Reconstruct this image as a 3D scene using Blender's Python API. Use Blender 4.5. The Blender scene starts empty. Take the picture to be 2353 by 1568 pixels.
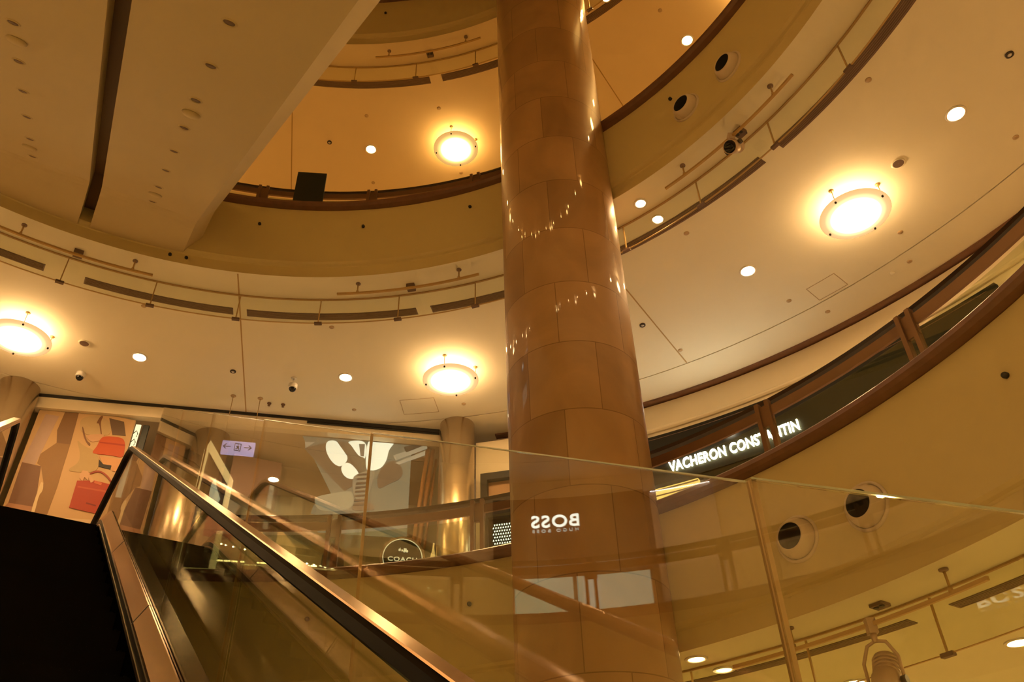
import bpy, math, random
from math import sin, cos, tan, pi, radians, hypot, atan2, sqrt
from mathutils import Vector, Matrix
random.seed(4)
COL = bpy.context.scene.collection
SC = bpy.context.scene

# ------------------------------------------------------------------ scale
# all lengths below are written in plan units; one unit is 1.3 m.
S = 1.3
EYE = 2.34                       # height of the lens above the ground floor (m)
CX, CY = -2.0716, 2.2869         # axis of the round atrium seen from the lens
def W(x, y, z): return Vector((x * S, y * S, z * S + EYE))
ZC = [2.063, 7.063, 12.063]      # the three gallery ceilings
ZF = [-1.8, 3.2, 8.2, 13.2]      # the floors

# ------------------------------------------------------------------ camera
f_px, pitch, roll = 1945.0837, 0.6665, -0.0333
FW = Vector((0, cos(pitch), sin(pitch))); U0 = Vector((0, -sin(pitch), cos(pitch))); R0 = Vector((1, 0, 0))
RT = R0 * cos(roll) + U0 * sin(roll); UP = -R0 * sin(roll) + U0 * cos(roll)
cam = bpy.data.cameras.new('camera'); cam.sensor_width = 36; cam.lens = f_px / 2353 * 36; cam.clip_start = 0.02
camo = bpy.data.objects.new('camera', cam); COL.objects.link(camo)
camo.matrix_world = Matrix(((RT.x, UP.x, -FW.x, 0), (RT.y, UP.y, -FW.y, 0), (RT.z, UP.z, -FW.z, EYE), (0, 0, 0, 1)))
SC.camera = camo

# ------------------------------------------------------------------ world, exposure
wd = bpy.data.worlds.new('night'); SC.world = wd; wd.use_nodes = True
wd.node_tree.nodes['Background'].inputs[0].default_value = (1, .6, .3, 1)
wd.node_tree.nodes['Background'].inputs[1].default_value = 0.02
SC.view_settings.view_transform = 'Standard'; SC.view_settings.look = 'None'
SC.view_settings.exposure = 2.65; SC.view_settings.gamma = 1.0; SC.view_settings.use_curve_mapping = False
SC.cycles.max_bounces = 6; SC.cycles.diffuse_bounces = 3; SC.cycles.glossy_bounces = 3
SC.cycles.use_adaptive_sampling = True; SC.cycles.adaptive_threshold = .05; SC.cycles.adaptive_min_samples = 16
SC.cycles.transparent_max_bounces = 16; SC.cycles.sample_clamp_indirect = 6.0
SC.cycles.caustics_reflective = False; SC.cycles.caustics_refractive = False
SC.cycles.use_denoising = True
LAMP = 1.0                       # one dial for all the lamps

# ------------------------------------------------------------------ materials
def lin(c): return tuple((v / 12.92 if v <= .04045 else ((v + .055) / 1.055) ** 2.4) for v in c)
def mat(name, col, rough=.6, metal=0., coat=0., spec=.5, emit=None, es=0., noise=0., nscale=4., bump=0.):
    m = bpy.data.materials.new(name); m.use_nodes = True; nt = m.node_tree; b = nt.nodes['Principled BSDF']
    b.inputs['Base Color'].default_value = (*col, 1); b.inputs['Roughness'].default_value = rough
    b.inputs['Metallic'].default_value = metal; b.inputs['Coat Weight'].default_value = coat
    b.inputs['Coat Roughness'].default_value = .06; b.inputs['Specular IOR Level'].default_value = spec
    if emit: b.inputs['Emission Color'].default_value = (*emit, 1); b.inputs['Emission Strength'].default_value = es
    if noise or bump:
        tc = nt.nodes.new('ShaderNodeTexCoord'); n = nt.nodes.new('ShaderNodeTexNoise'); n.inputs['Scale'].default_value = nscale
        n.inputs['Detail'].default_value = 4; nt.links.new(tc.outputs['Object'], n.inputs['Vector'])
        if noise:
            r = nt.nodes.new('ShaderNodeMapRange'); r.inputs['To Min'].default_value = 1 - noise; r.inputs['To Max'].default_value = 1 + noise
            nt.links.new(n.outputs['Fac'], r.inputs['Value'])
            v = nt.nodes.new('ShaderNodeVectorMath'); v.operation = 'SCALE'; v.inputs[0].default_value = col
            nt.links.new(r.outputs[0], v.inputs['Scale']); nt.links.new(v.outputs[0], b.inputs['Base Color'])
        if bump:
            bp = nt.nodes.new('ShaderNodeBump'); bp.inputs['Strength'].default_value = bump; bp.inputs['Distance'].default_value = .01
            nt.links.new(n.outputs['Fac'], bp.inputs['Height']); nt.links.new(bp.outputs[0], b.inputs['Normal'])
    return m
def glow(name, col, s):
    m = bpy.data.materials.new(name); m.use_nodes = True; nt = m.node_tree; nt.nodes.clear()
    o = nt.nodes.new('ShaderNodeOutputMaterial'); e = nt.nodes.new('ShaderNodeEmission')
    e.inputs[0].default_value = (*col, 1); e.inputs[1].default_value = s; nt.links.new(e.outputs[0], o.inputs[0]); return m
def glassm(name, tint, rough=0.0, ior=1.5, gain=1.0):
    m = bpy.data.materials.new(name); m.use_nodes = True; nt = m.node_tree; nt.nodes.clear()
    o = nt.nodes.new('ShaderNodeOutputMaterial'); t = nt.nodes.new('ShaderNodeBsdfTransparent'); g = nt.nodes.new('ShaderNodeBsdfGlossy')
    t.inputs[0].default_value = (*tint, 1); g.inputs['Roughness'].default_value = rough
    lw = nt.nodes.new('ShaderNodeLayerWeight'); lw.inputs[0].default_value = .5
    pw = nt.nodes.new('ShaderNodeMath'); pw.operation = 'POWER'; pw.inputs[1].default_value = 5; nt.links.new(lw.outputs['Facing'], pw.inputs[0])
    mu = nt.nodes.new('ShaderNodeMath'); mu.operation = 'MULTIPLY_ADD'; mu.inputs[1].default_value = .95; mu.inputs[2].default_value = .045 * gain; nt.links.new(pw.outputs[0], mu.inputs[0])
    mx = nt.nodes.new('ShaderNodeMixShader'); nt.links.new(mu.outputs[0], mx.inputs[0]); nt.links.new(t.outputs[0], mx.inputs[1]); nt.links.new(g.outputs[0], mx.inputs[2])
    nt.links.new(mx.outputs[0], o.inputs[0]); return m
M = {}
M['ceil'] = mat('ceiling paint', (.84, .78, .60), .75, noise=.02, nscale=1.5)
M['ceil_up'] = mat('upper ceiling paint', (.82, .66, .40), .75, noise=.02, nscale=1.5)
M['ceil_low'] = mat('lower ceiling paint', (.78, .74, .50), .75, noise=.02, nscale=1.5)
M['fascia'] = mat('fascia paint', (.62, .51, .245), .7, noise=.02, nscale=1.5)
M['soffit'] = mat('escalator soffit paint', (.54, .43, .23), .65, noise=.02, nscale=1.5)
M['gap'] = mat('brown gap shade', (.16, .09, .035), .7)  # dark brown stands in for shade inside the slot
M['joint'] = mat('joint shadow gap', (.46, .30, .12), .8)
M['wood'] = mat('dark wood', (.17, .075, .042), .32, coat=.3, noise=.25, nscale=9)
M['wood_dark'] = mat('dark polished handrail wood', (.020, .008, .005), .22, coat=.2, noise=.2, nscale=9)
M['plate'] = mat('bronze plate', (.23, .135, .08), .38, metal=.55, noise=.1)
M['vent'] = mat('vent grille brown', (.16, .10, .07), .6)
M['vent_slat'] = mat('vent slat', (.24, .16, .11), .55)
M['track'] = mat('ochre track metal', (.50, .33, .12), .45, metal=.2)
M['beige_metal'] = mat('beige lamp metal', (.55, .42, .30), .4, metal=.2)
M['black'] = mat('black', (.012, .011, .010), .45)
M['lens'] = mat('black lens glass', (.004, .004, .004), .12)
M['rubber'] = mat('handrail rubber', (.004, .003, .002), .5, spec=.06)
M['rail_glare'] = mat('bronze handrail glare', (.50, .31, .17), .26, metal=1., noise=.25, nscale=2.2)  # bronze colour stands for warm glare on the dark rubber rail
M['step'] = mat('black step metal', (.0035, .0035, .003), .75, spec=.12)
M['matte'] = mat('matte black skirt', (.002, .002, .002), 1., spec=0)
M['steel'] = mat('brushed bronze steel', (.62, .46, .33), .28, metal=1., noise=.06, nscale=6)
M['deck'] = mat('bronze deck metal', (.50, .33, .20), .20, metal=1., noise=.10, nscale=3)
M['brass'] = mat('satin column metal', (.84, .68, .46), .27, metal=.88)
M['floor'] = mat('pale marble floor', (.70, .60, .46), .25, noise=.08, nscale=1.2)
M['wall'] = mat('cream wall', (.84, .74, .54), .7, noise=.02)
M['wall_dark'] = mat('brown wall', (.30, .20, .11), .7, noise=.1)
M['white'] = mat('white plastic', (.8, .76, .7), .4)
M['disc'] = mat('tan cover plate', (.50, .36, .20), .6)
M['dark_ring'] = mat('dark detector ring', (.05, .035, .025), .5)
M['nozzle'] = mat('air nozzle paint', (.66, .56, .42), .5)
M['duct'] = mat('dark duct shade', (.035, .037, .030), .8, spec=.1)  # dark tone stands for the shade deep inside a nozzle
M['green_black'] = mat('dark green panel', (.010, .018, .013), .45)
M['board'] = mat('charcoal sign board', (.016, .015, .011), .6, spec=.2)
M['glass'] = glassm('clear glass', (.93, .95, .89))
M['glass_sc'] = glassm('smoke curtain glass', (.955, .965, .90), gain=.5)
M['glass_wall'] = glassm('safety wall glass', (.955, .95, .89), gain=1.5)
M['glass_edge'] = mat('glass edge', (.55, .58, .42), .15, coat=.4)
M['stone_edge'] = mat('column base', (.4, .3, .2), .4)

def marble():
    m = bpy.data.materials.new('polished marble blocks'); m.use_nodes = True; nt = m.node_tree; b = nt.nodes['Principled BSDF']; N = nt.nodes.new; K = nt.links.new
    tc = N('ShaderNodeTexCoord'); sp = N('ShaderNodeSeparateXYZ'); K(tc.outputs['Object'], sp.inputs[0])
    at = N('ShaderNodeMath'); at.operation = 'ARCTAN2'; K(sp.outputs[1], at.inputs[0]); K(sp.outputs[0], at.inputs[1])
    mu = N('ShaderNodeMath'); mu.operation = 'MULTIPLY_ADD'; mu.inputs[1].default_value = 6 / (2 * pi); mu.inputs[2].default_value = 10 + MAR_PHASE; K(at.outputs[0], mu.inputs[0])
    dz = N('ShaderNodeMath'); dz.operation = 'MULTIPLY_ADD'; dz.inputs[1].default_value = 1 / (.7146 * S); dz.inputs[2].default_value = MAR_Z; K(sp.outputs[2], dz.inputs[0])
    cb = N('ShaderNodeCombineXYZ'); K(mu.outputs[0], cb.inputs[0]); K(dz.outputs[0], cb.inputs[1])
    br = N('ShaderNodeTexBrick'); K(cb.outputs[0], br.inputs['Vector']); br.offset = .5
    br.inputs['Scale'].default_value = 1; br.inputs['Brick Width'].default_value = 1; br.inputs['Row Height'].default_value = 1
    br.inputs['Mortar Size'].default_value = .007; br.inputs['Mortar Smooth'].default_value = .2; br.inputs['Bias'].default_value = 0
    br.inputs['Color1'].default_value = (.42, .245, .105, 1); br.inputs['Color2'].default_value = (.31, .17, .067, 1); br.inputs['Mortar'].default_value = (.22, .115, .042, 1)
    n = N('ShaderNodeTexNoise'); n.inputs['Scale'].default_value = 1.1; n.inputs['Detail'].default_value = 8; n.inputs['Distortion'].default_value = 1.2; K(tc.outputs['Object'], n.inputs['Vector'])
    r = N('ShaderNodeMapRange'); r.inputs['From Min'].default_value = .35; r.inputs['From Max'].default_value = .65; r.inputs['To Min'].default_value = .88; r.inputs['To Max'].default_value = 1.1; K(n.outputs['Fac'], r.inputs['Value'])
    v = N('ShaderNodeVectorMath'); v.operation = 'SCALE'; K(br.outputs['Color'], v.inputs[0]); K(r.outputs[0], v.inputs['Scale']); K(v.outputs[0], b.inputs['Base Color'])
    b.inputs['Roughness'].default_value = .45; b.inputs['Coat Weight'].default_value = .55; b.inputs['Coat Roughness'].default_value = .045
    return m

# ------------------------------------------------------------------ mesh builder
class MB:
    def __init__(s): s.v = []; s.f = []; s.sm = []
    def add(s, vs, fs, sm=False):
        o = len(s.v); s.v += [tuple(v) for v in vs]; s.f += [tuple(i + o for i in f) for f in fs]; s.sm += [sm] * len(fs); return s
    def box(s, x0, x1, y0, y1, z0, z1):
        return s.add([(x, y, z) for z in (z0, z1) for x, y in ((x0, y0), (x1, y0), (x1, y1), (x0, y1))],
                     [(3, 2, 1, 0), (4, 5, 6, 7), (0, 1, 5, 4), (1, 2, 6, 5), (2, 3, 7, 6), (3, 0, 4, 7)])
    def prism(s, poly, d0, d1, fr):
        """poly of 2-D points, fr(a, b, depth) -> point"""
        n = len(poly); area = sum(poly[i][0] * poly[(i + 1) % n][1] - poly[(i + 1) % n][0] * poly[i][1] for i in range(n))
        if area < 0: poly = poly[::-1]
        vs = [fr(a, b, d0) for a, b in poly] + [fr(a, b, d1) for a, b in poly]
        return s.add(vs, [tuple(range(n)), tuple(range(2 * n - 1, n - 1, -1))] + [(i, i + n, (i + 1) % n + n, (i + 1) % n) for i in range(n)])
    def lathe(s, prof, n=32, ax='z', c=(0, 0, 0), sm=True, m=None, cap=True):
        vs = []
        for r, h in prof:
            for i in range(n):
                a = 2 * pi * i / n; p = (r * cos(a), r * sin(a), h)
                if ax == 'x': p = (p[2], p[0], p[1])
                if ax == 'y': p = (p[1], p[2], p[0])
                if m is not None: p = m @ Vector(p)
                vs.append((p[0] + c[0], p[1] + c[1], p[2] + c[2]))
        k = len(prof); fs = [(j * n + i, j * n + (i + 1) % n, (j + 1) * n + (i + 1) % n, (j + 1) * n + i) for j in range(k - 1) for i in range(n)]
        s.add(vs, fs, sm)
        if cap:
            o = len(s.v) - len(vs)
            if prof[0][0] > 1e-6: s.f.append(tuple(o + i for i in range(n - 1, -1, -1))); s.sm.append(False)
            if prof[-1][0] > 1e-6: s.f.append(tuple(o + (k - 1) * n + i for i in range(n))); s.sm.append(False)
        return s
    def tube(s, pts, r, n=10, caps=True):
        pts = [Vector(p) for p in pts]; rings = []
        for i, p in enumerate(pts):
            t = (pts[min(i + 1, len(pts) - 1)] - pts[max(i - 1, 0)]).normalized()
            u = t.cross(Vector((0, 0, 1))); u = u.normalized() if u.length > 1e-3 else Vector((1, 0, 0)); w = u.cross(t).normalized()
            rr = r[i] if isinstance(r, (list, tuple)) else r
            rings.append([p + u * (rr * cos(2 * pi * k / n)) + w * (rr * sin(2 * pi * k / n)) for k in range(n)])
        vs = [v for g in rings for v in g]
        fs = [(j * n + i, j * n + (i + 1) % n, (j + 1) * n + (i + 1) % n, (j + 1) * n + i) for j in range(len(pts) - 1) for i in range(n)]
        s.add(vs, fs, True)
        if caps:
            o = len(s.v) - len(vs); s.f.append(tuple(o + i for i in range(n - 1, -1, -1))); s.f.append(tuple(o + (len(pts) - 1) * n + i for i in range(n))); s.sm += [False, False]
        return s
    def ring(s, prof, a0=0, a1=360, seg=2.0, sm=True, c=(0, 0), smooth_prof=False):
        """sweep a closed (r, z) profile round the atrium axis; angles in degrees"""
        full = abs(a1 - a0 - 360) < 1e-6; n = max(1, int(round((a1 - a0) / seg))); m = n if full else n + 1; k = len(prof)
        if smooth_prof:
            vs = [(c[0] + r * cos(radians(a0 + (a1 - a0) * i / n)), c[1] + r * sin(radians(a0 + (a1 - a0) * i / n)), z) for i in range(m) for r, z in prof]
            s.add(vs, [(i * k + j, ((i + 1) % m) * k + j, ((i + 1) % m) * k + (j + 1) % k, i * k + (j + 1) % k) for i in range(n) for j in range(k)], True)
            ends = len(s.v) - len(vs)
        else:
            for j in range(k):                       # separate strips: sharp across, smooth along
                p, q = prof[j], prof[(j + 1) % k]; vs = []
                for i in range(m):
                    a = radians(a0 + (a1 - a0) * i / n); vs += [(c[0] + p[0] * cos(a), c[1] + p[0] * sin(a), p[1]), (c[0] + q[0] * cos(a), c[1] + q[0] * sin(a), q[1])]
                s.add(vs, [(i * 2, ((i + 1) % m) * 2, ((i + 1) % m) * 2 + 1, i * 2 + 1) for i in range(n)], sm)
        if not full:
            for a, fl in ((a0, 0), (a1, 1)):
                vs = [(c[0] + r * cos(radians(a)), c[1] + r * sin(radians(a)), z) for r, z in prof]
                s.add(vs, [tuple(range(k)) if fl else tuple(range(k - 1, -1, -1))])
        return s
    def build(s, name, m, parent=None, loc=None, rz=0.):
        me = bpy.data.meshes.new(name); me.from_pydata([(v[0] * S, v[1] * S, v[2] * S) for v in s.v], [], s.f)
        me.polygons.foreach_set('use_smooth', s.sm); me.materials.append(m if not isinstance(m, str) else M[m]); me.update()
        o = bpy.data.objects.new(name, me); COL.objects.link(o)
        if parent: o.parent = parent
        if loc is not None: o.location = loc; o.rotation_euler.z = rz
        return o
def tag(o, label=None, cat=None, group=None, kind=None):
    if label: o['label'] = label
    if cat: o['category'] = cat
    if group: o['group'] = group
    if kind: o['kind'] = kind
    return o
def thing(name, label, cat, loc, rz=0., group=None):
    o = bpy.data.objects.new(name, None); COL.objects.link(o); o.empty_display_size = .1
    o.location = loc; o.rotation_euler.z = rz; return tag(o, label, cat, group)
def kids(o): return [c for c in KIDS.get(o.name, [])]
def copy_tree(o, loc=None, rz=None, label=None, group=None, parent=None):
    c = o.copy(); COL.objects.link(c)
    if parent: c.parent = parent
    if loc is not None: c.location = loc
    if rz is not None: c.rotation_euler.z = rz
    if label: c['label'] = label
    if group: c['group'] = group
    for ch in list(o.children): copy_tree(ch, parent=c)
    return c
def polar(r, az, z=0.): return W(CX + r * cos(radians(az)), CY + r * sin(radians(az)), z)
AX = W(CX, CY, 0)                # ring meshes are written relative to the atrium axis
def structure(name, mb, m, loc=None, rz=0., label=None, cat=None):
    return tag(mb.build(name, m, loc=AX if loc is None else loc, rz=rz), label, cat, kind='structure')

def text_mesh(txt, height, depth=.01, bold=0., spacing=1.0):
    cu = bpy.data.curves.new('t', 'FONT'); cu.body = txt; cu.size = 1; cu.extrude = .5; cu.offset = bold; cu.space_character = spacing; cu.resolution_u = 4
    o = bpy.data.objects.new('t', cu); COL.objects.link(o); bpy.context.view_layer.update()
    me = bpy.data.meshes.new_from_object(o.evaluated_get(bpy.context.evaluated_depsgraph_get()))
    vs = [v.co.copy() for v in me.vertices]; fs = [tuple(p.vertices) for p in me.polygons]
    bpy.data.objects.remove(o); bpy.data.curves.remove(cu); bpy.data.meshes.remove(me)
    x0 = min(v.x for v in vs); x1 = max(v.x for v in vs); y0 = min(v.y for v in vs); y1 = max(v.y for v in vs); k = height / (y1 - y0)
    return [((v.x - (x0 + x1) / 2) * k, (v.y - y0) * k, v.z * depth * 2) for v in vs], fs, (x1 - x0) * k

# =================================================================== SHELL
# galleries: fascia, wood nosing, floor and ceiling of each level
TITLE = ['lowest', 'middle', 'top']
for k, zc in enumerate(ZC):
    f = MB().ring([(5.60, zc + .052), (5.314, zc + .052), (5.312, zc), (5.31, zc), (5.31, zc + .15), (5.30, zc + .165), (5.275, zc + .178), (5.25, zc + .20), (5.25, zc + 1.105), (5.60, zc + 1.105)], seg=1.5)
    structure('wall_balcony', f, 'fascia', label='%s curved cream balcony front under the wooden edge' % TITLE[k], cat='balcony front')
    t = MB().ring([(5.27, zc + 1.105), (5.19, zc + 1.125), (5.155, zc + 1.145), (5.15, zc + 1.175), (5.165, zc + 1.19), (5.62, zc + 1.20), (5.62, zc + 1.105)], seg=1.5)
    structure('trim_%d' % (k + 1), t, 'wood', label='dark wooden edge moulding along the %s balcony' % TITLE[k], cat='wood edging')
    c = MB().ring([(5.312, zc), (8.61, zc), (8.61, zc + .05), (5.316, zc + .05)], seg=2)
    structure('ceiling', c, ['ceil_low', 'ceil', 'ceil_up'][k], label='%s gallery ceiling, a wide painted ring' % TITLE[k], cat='ceiling')
    c2 = MB().ring([(8.628, zc), (10.2, zc), (10.2, zc + .05), (8.628, zc + .05)], seg=2)
    structure('ceiling', c2, ['ceil_low', 'ceil', 'ceil_up'][k], label='outer strip of the %s gallery ceiling by the shops' % TITLE[k], cat='ceiling')
    g = MB().ring([(8.60, zc + .02), (8.64, zc + .02), (8.64, zc + .045), (8.60, zc + .045)], seg=2)
    structure('trim_%d' % (k + 4), g, 'joint')
    fl = MB().ring([(5.45, zc + 1.05), (12.4, zc + 1.05), (12.4, zc + 1.137), (5.45, zc + 1.137)], seg=3)
    structure('floor', fl, 'floor')
structure('floor', MB().ring([(.001, -1.9), (12.4, -1.9), (12.4, -1.8), (.001, -1.8)], seg=4), 'floor')
# walls behind the galleries (the shop bay between the metal columns is left open at the middle level)
def wall(a0, a1, z0, z1, m='wall', r=9.3): structure('wall_outer', MB().ring([(r, z0), (r + .25, z0), (r + .25, z1), (r, z1)], a0, a1, seg=2), m)
wall(0, 360, -1.8, ZC[0]); wall(0, 360, ZF[2], ZC[2]); wall(0, 360, ZF[3], 17.2)
wall(126.5, 155, ZF[1], ZC[1]); wall(174, 360 + 12, ZF[1], ZC[1])
structure('ceiling', MB().ring([(.001, 17.2), (9.6, 17.2), (9.6, 17.3), (.001, 17.3)], seg=4), 'ceil_up', label='roof over the atrium', cat='ceiling')
# radial joints in the ceilings
for k in (1, 2):
    for a in (103.2, 58.3, 148.2, 13.2):
        structure('trim_%d' % (7 + k), MB().box(5.34, 8.6, -.008, .008, -.004, .003), 'joint', loc=polar(0, 0, ZC[k]) , rz=radians(a))

# =================================================================== MARBLE COLUMN
MAR_PHASE = 0.7167; MAR_Z = 0.0
CRHO, CAZ, CR = 4.99, 58.2, .62
colbase = polar(CRHO, CAZ, ZF[0])
MAR_Z = 20 - (8.20 + 1.8) / .7146 + 14 ; MAR_Z = 14 - (8.20 + 1.8) / .7146 + 20
cm = MB().lathe([(CR, 0), (CR, 19.0)], 128)
tag(cm.build('marble_column', marble(), loc=colbase), 'tall round column of polished brown marble blocks in the middle', 'column', kind='structure')

# satin metal columns at the ends of the shop bay
for az_, lb in ((82.3, 'shiny round metal column at the right end of the shopfront'), (123.6, 'round metal column left of the handbag poster')):
    t = thing('metal_column', lb, 'column', polar(8.84, az_, ZF[1]), group='metal columns of the shop bay')
    t['kind'] = 'structure'
    MB().lathe([(.265, 0), (.265, ZC[1] - ZF[1])], 64).build('shaft', 'brass', t)
    MB().lathe([(.285, 0), (.285, .12), (.268, .13)], 64).build('base', 'steel', t)

# =================================================================== RAILINGS
def railing(k, a0, a1, posts, label):
    zc = ZC[k]; t = thing('balcony_railing', label, 'railing', polar(0, 0, zc + 1.2), group='railings round the atrium')
    def part(nm, mb, m): return mb.build(nm, m, t)
    z = -1.2
    part('handrail', MB().ring([(5.735, z + 1.985), (5.745, z + 2.03), (5.775, z + 2.047), (5.81, z + 2.03), (5.815, z + 1.985), (5.775, z + 1.972)], a0, a1, 1.5), 'wood_dark')
    part('mid_rail', MB().ring([(5.70, z + 1.835), (5.725, z + 1.835), (5.725, z + 1.925), (5.70, z + 1.925)], a0, a1, 1.5), 'plate')
    ps = [p for p in posts if a0 <= p <= a1]
    for p in ps:
        po = MB()
        for d in (-.07, .032):
            po.box(5.68, 5.735, d, d + .038, z + 1.18, z + 1.985)
        po.box(5.70, 5.73, -.075, .08, z + 1.75, z + 1.95)
        o = po.build('post', 'plate', t); o.rotation_euler.z = radians(p)
    eds = [a0] + ps + [a1]
    for i in range(len(eds) - 1):
        lo, hi = eds[i] + (.9 if i else .1), eds[i + 1] - (.9 if i < len(eds) - 2 else .1)
        if hi - lo > .5: part('glass_panel', MB().ring([(5.705, z + 1.21), (5.717, z + 1.21), (5.717, z + 1.79), (5.705, z + 1.79)], lo, hi, 1.5), 'glass')
    return t
POST = [9.85 + 15.38 * i for i in range(-1, 24)]
railing(0, -8, 107.5, [103.3, 88.2, 73.0, 57.7, 42.4, 28.1, 12.9, -2.3], 'wood and glass railing along the near balcony, ending at the escalators')
railing(0, 124.5, 352, [p for p in POST if p > 124], 'wood and glass railing round the near balcony behind the viewer')
railing(1, -8, 109.5, [103.1, 88.1, 73.3, 57.8, 42.5, 27.4, 12.2], 'wood and glass railing of the middle balcony, mostly hidden by its edge')
railing(1, 135, 352, [p for p in POST if p > 135], 'wood and glass railing of the middle balcony behind the viewer')

# =================================================================== SMOKE CURTAINS
JT = [122.7 - 9.87 * i for i in range(13)]
def smoke_curtain(k, label):
    zc = ZC[k]; t = thing('smoke_curtain', label, 'smoke curtain', polar(0, 0, zc), group='glass smoke curtains under the galleries')
    MB().ring([(5.719, -.013), (5.741, -.013), (5.741, 0), (5.719, 0)], 0, 360, 1.5).build('ceiling_channel', 'joint', t)
    js = sorted(JT + [122.7 + 9.87 * i for i in (1, 2, 3)])
    for i in range(len(js) - 1):
        MB().ring([(5.724, -.38), (5.736, -.38), (5.736, -.02), (5.724, -.02)], js[i] + .07, js[i + 1] - .07, 1.3).build('glass_pane', 'glass_sc', t)
        MB().ring([(5.722, -.386), (5.738, -.386), (5.738, -.38), (5.722, -.38)], js[i] + .07, js[i + 1] - .07, 1.3).build('edge_strip', 'track', t)
    for j in js:
        b = MB().box(5.71, 5.75, -.045, .045, -.402, -.375); o = b.build('clamp', 'vent', t); o.rotation_euler.z = radians(j)
        b = MB().box(5.722, 5.738, -.006, .006, -.375, -.02); o = b.build('seam_bar', 'track', t); o.rotation_euler.z = radians(j)
smoke_curtain(0, 'glass smoke curtain hanging under the lowest balcony, lower right')
smoke_curtain(1, 'curved glass smoke curtain hanging from the middle gallery ceiling')
smoke_curtain(2, 'curved glass smoke curtain high up under the top balcony')

# =================================================================== AIR VENTS
def vent(k, a0, a1, label, group='long air vents in the gallery ceilings'):
    az_ = (a0 + a1) / 2; t = thing('air_vent', label, 'air vent', polar(0, 0, ZC[k]), radians(az_), group); h = (a1 - a0) / 2
    MB().ring([(6.0, -.006), (6.13, -.006), (6.13, .0), (6.0, .0)], -h, h, 1.5).build('frame', 'vent', t)
    b = MB()
    for r in (6.018, 6.04, 6.062, 6.084, 6.106): b.ring([(r, -.010), (r + .008, -.012), (r + .01, -.006), (r, -.006)], -h + .15, h - .15, 1.5)
    b.build('slat', 'vent_slat', t)
vent(1, 124.8, 141, 'long brown ceiling vent at the far left edge, middle gallery')
vent(1, 104.0, 120.6, 'long brown ceiling vent left of the hanging joint rod, middle gallery')
vent(1, 81.8, 102.4, 'long brown ceiling vent above the exit sign, centre left of the marble column')
vent(1, 59.2, 80.0, 'brown ceiling vent meeting the left side of the marble column')
vent(1, 37.5, 57.6, 'brown ceiling vent meeting the right side of the marble column')
vent(1, 14.5, 35.3, 'long brown ceiling vent running to the top right edge')
vent(2, 81.8, 102.4, 'brown ceiling vent of the top gallery, cut by the escalator soffit')
vent(2, 59.2, 79.9, 'brown ceiling vent of the top gallery touching the column on its left')
vent(2, 35.5, 57.6, 'brown ceiling vent of the top gallery just right of the column')
vent(0, 37.3, 57.0, 'ceiling vent of the lowest gallery behind the hanging spotlight')
vent(0, 14.5, 34.2, 'ceiling vent of the lowest gallery at the bottom right edge')

# =================================================================== LAMP TRACKS AND SPOTLIGHTS
def lamp_track(k, a0, a1, stems, box, label):
    zc = ZC[k]; t = thing('lamp_track', label, 'lamp track', polar(0, 0, zc), group='curved lamp tracks below the balconies')
    MB().ring([(5.437, -.168), (5.461, -.168), (5.461, -.143), (5.437, -.143)], a0, a1, 1.0).build('rail', 'track', t)
    for s_ in stems:
        b = MB().tube([(5.45, 0, -.14), (5.45, 0, -.012)], .009, 8); b.lathe([(.016, -.155), (.016, -.12)], 10, c=(5.45, 0, 0))
        o = b.build('stem', 'track', t); o.rotation_euler.z = radians(s_)
        o2 = MB().lathe([(.030, 0), (.030, -.010), (.014, -.018)], 20, c=(5.45, 0, 0)).build('ceiling_plate', 'vent_slat', t); o2.rotation_euler.z = radians(s_)
    if box is not None:
        o = MB().box(5.53, 5.63, -.05, .05, -.022 if k == 0 else -.055, 0).build('junction_box', 'vent', t); o.rotation_euler.z = radians(box)
        o = MB().lathe([(.018, -.024 if k == 0 else -.055), (.018, -.03 if k == 0 else -.06)], 12, c=(5.56, .02, 0)).lathe([(.018, -.024 if k == 0 else -.055), (.018, -.03 if k == 0 else -.06)], 12, c=(5.56, -.025, 0)).build('socket', 'black', t); o.rotation_euler.z = radians(box)
    return t
lamp_track(1, 113.2, 130.6, (115.6, 128.2), 121.9, 'curved ochre lamp track at the far left, under the twin escalators')
lamp_track(1, 71.8, 90.5, (74.5, 87.9), 81.3, 'curved ochre lamp track left of the marble column, middle gallery')
lamp_track(1, 27.7, 46.0, (30.5, 43.3), 36.3, 'curved ochre lamp track carrying the black-faced spotlight')
lamp_track(2, 71.4, 89.4, (74.0, 87.2), 80.6, 'small lamp track under the top balcony')
lamp_track(0, 27.8, 48.5, (30.5, 43.2), 36.6, 'lamp track at the bottom right carrying the hanging spotlight')

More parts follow.
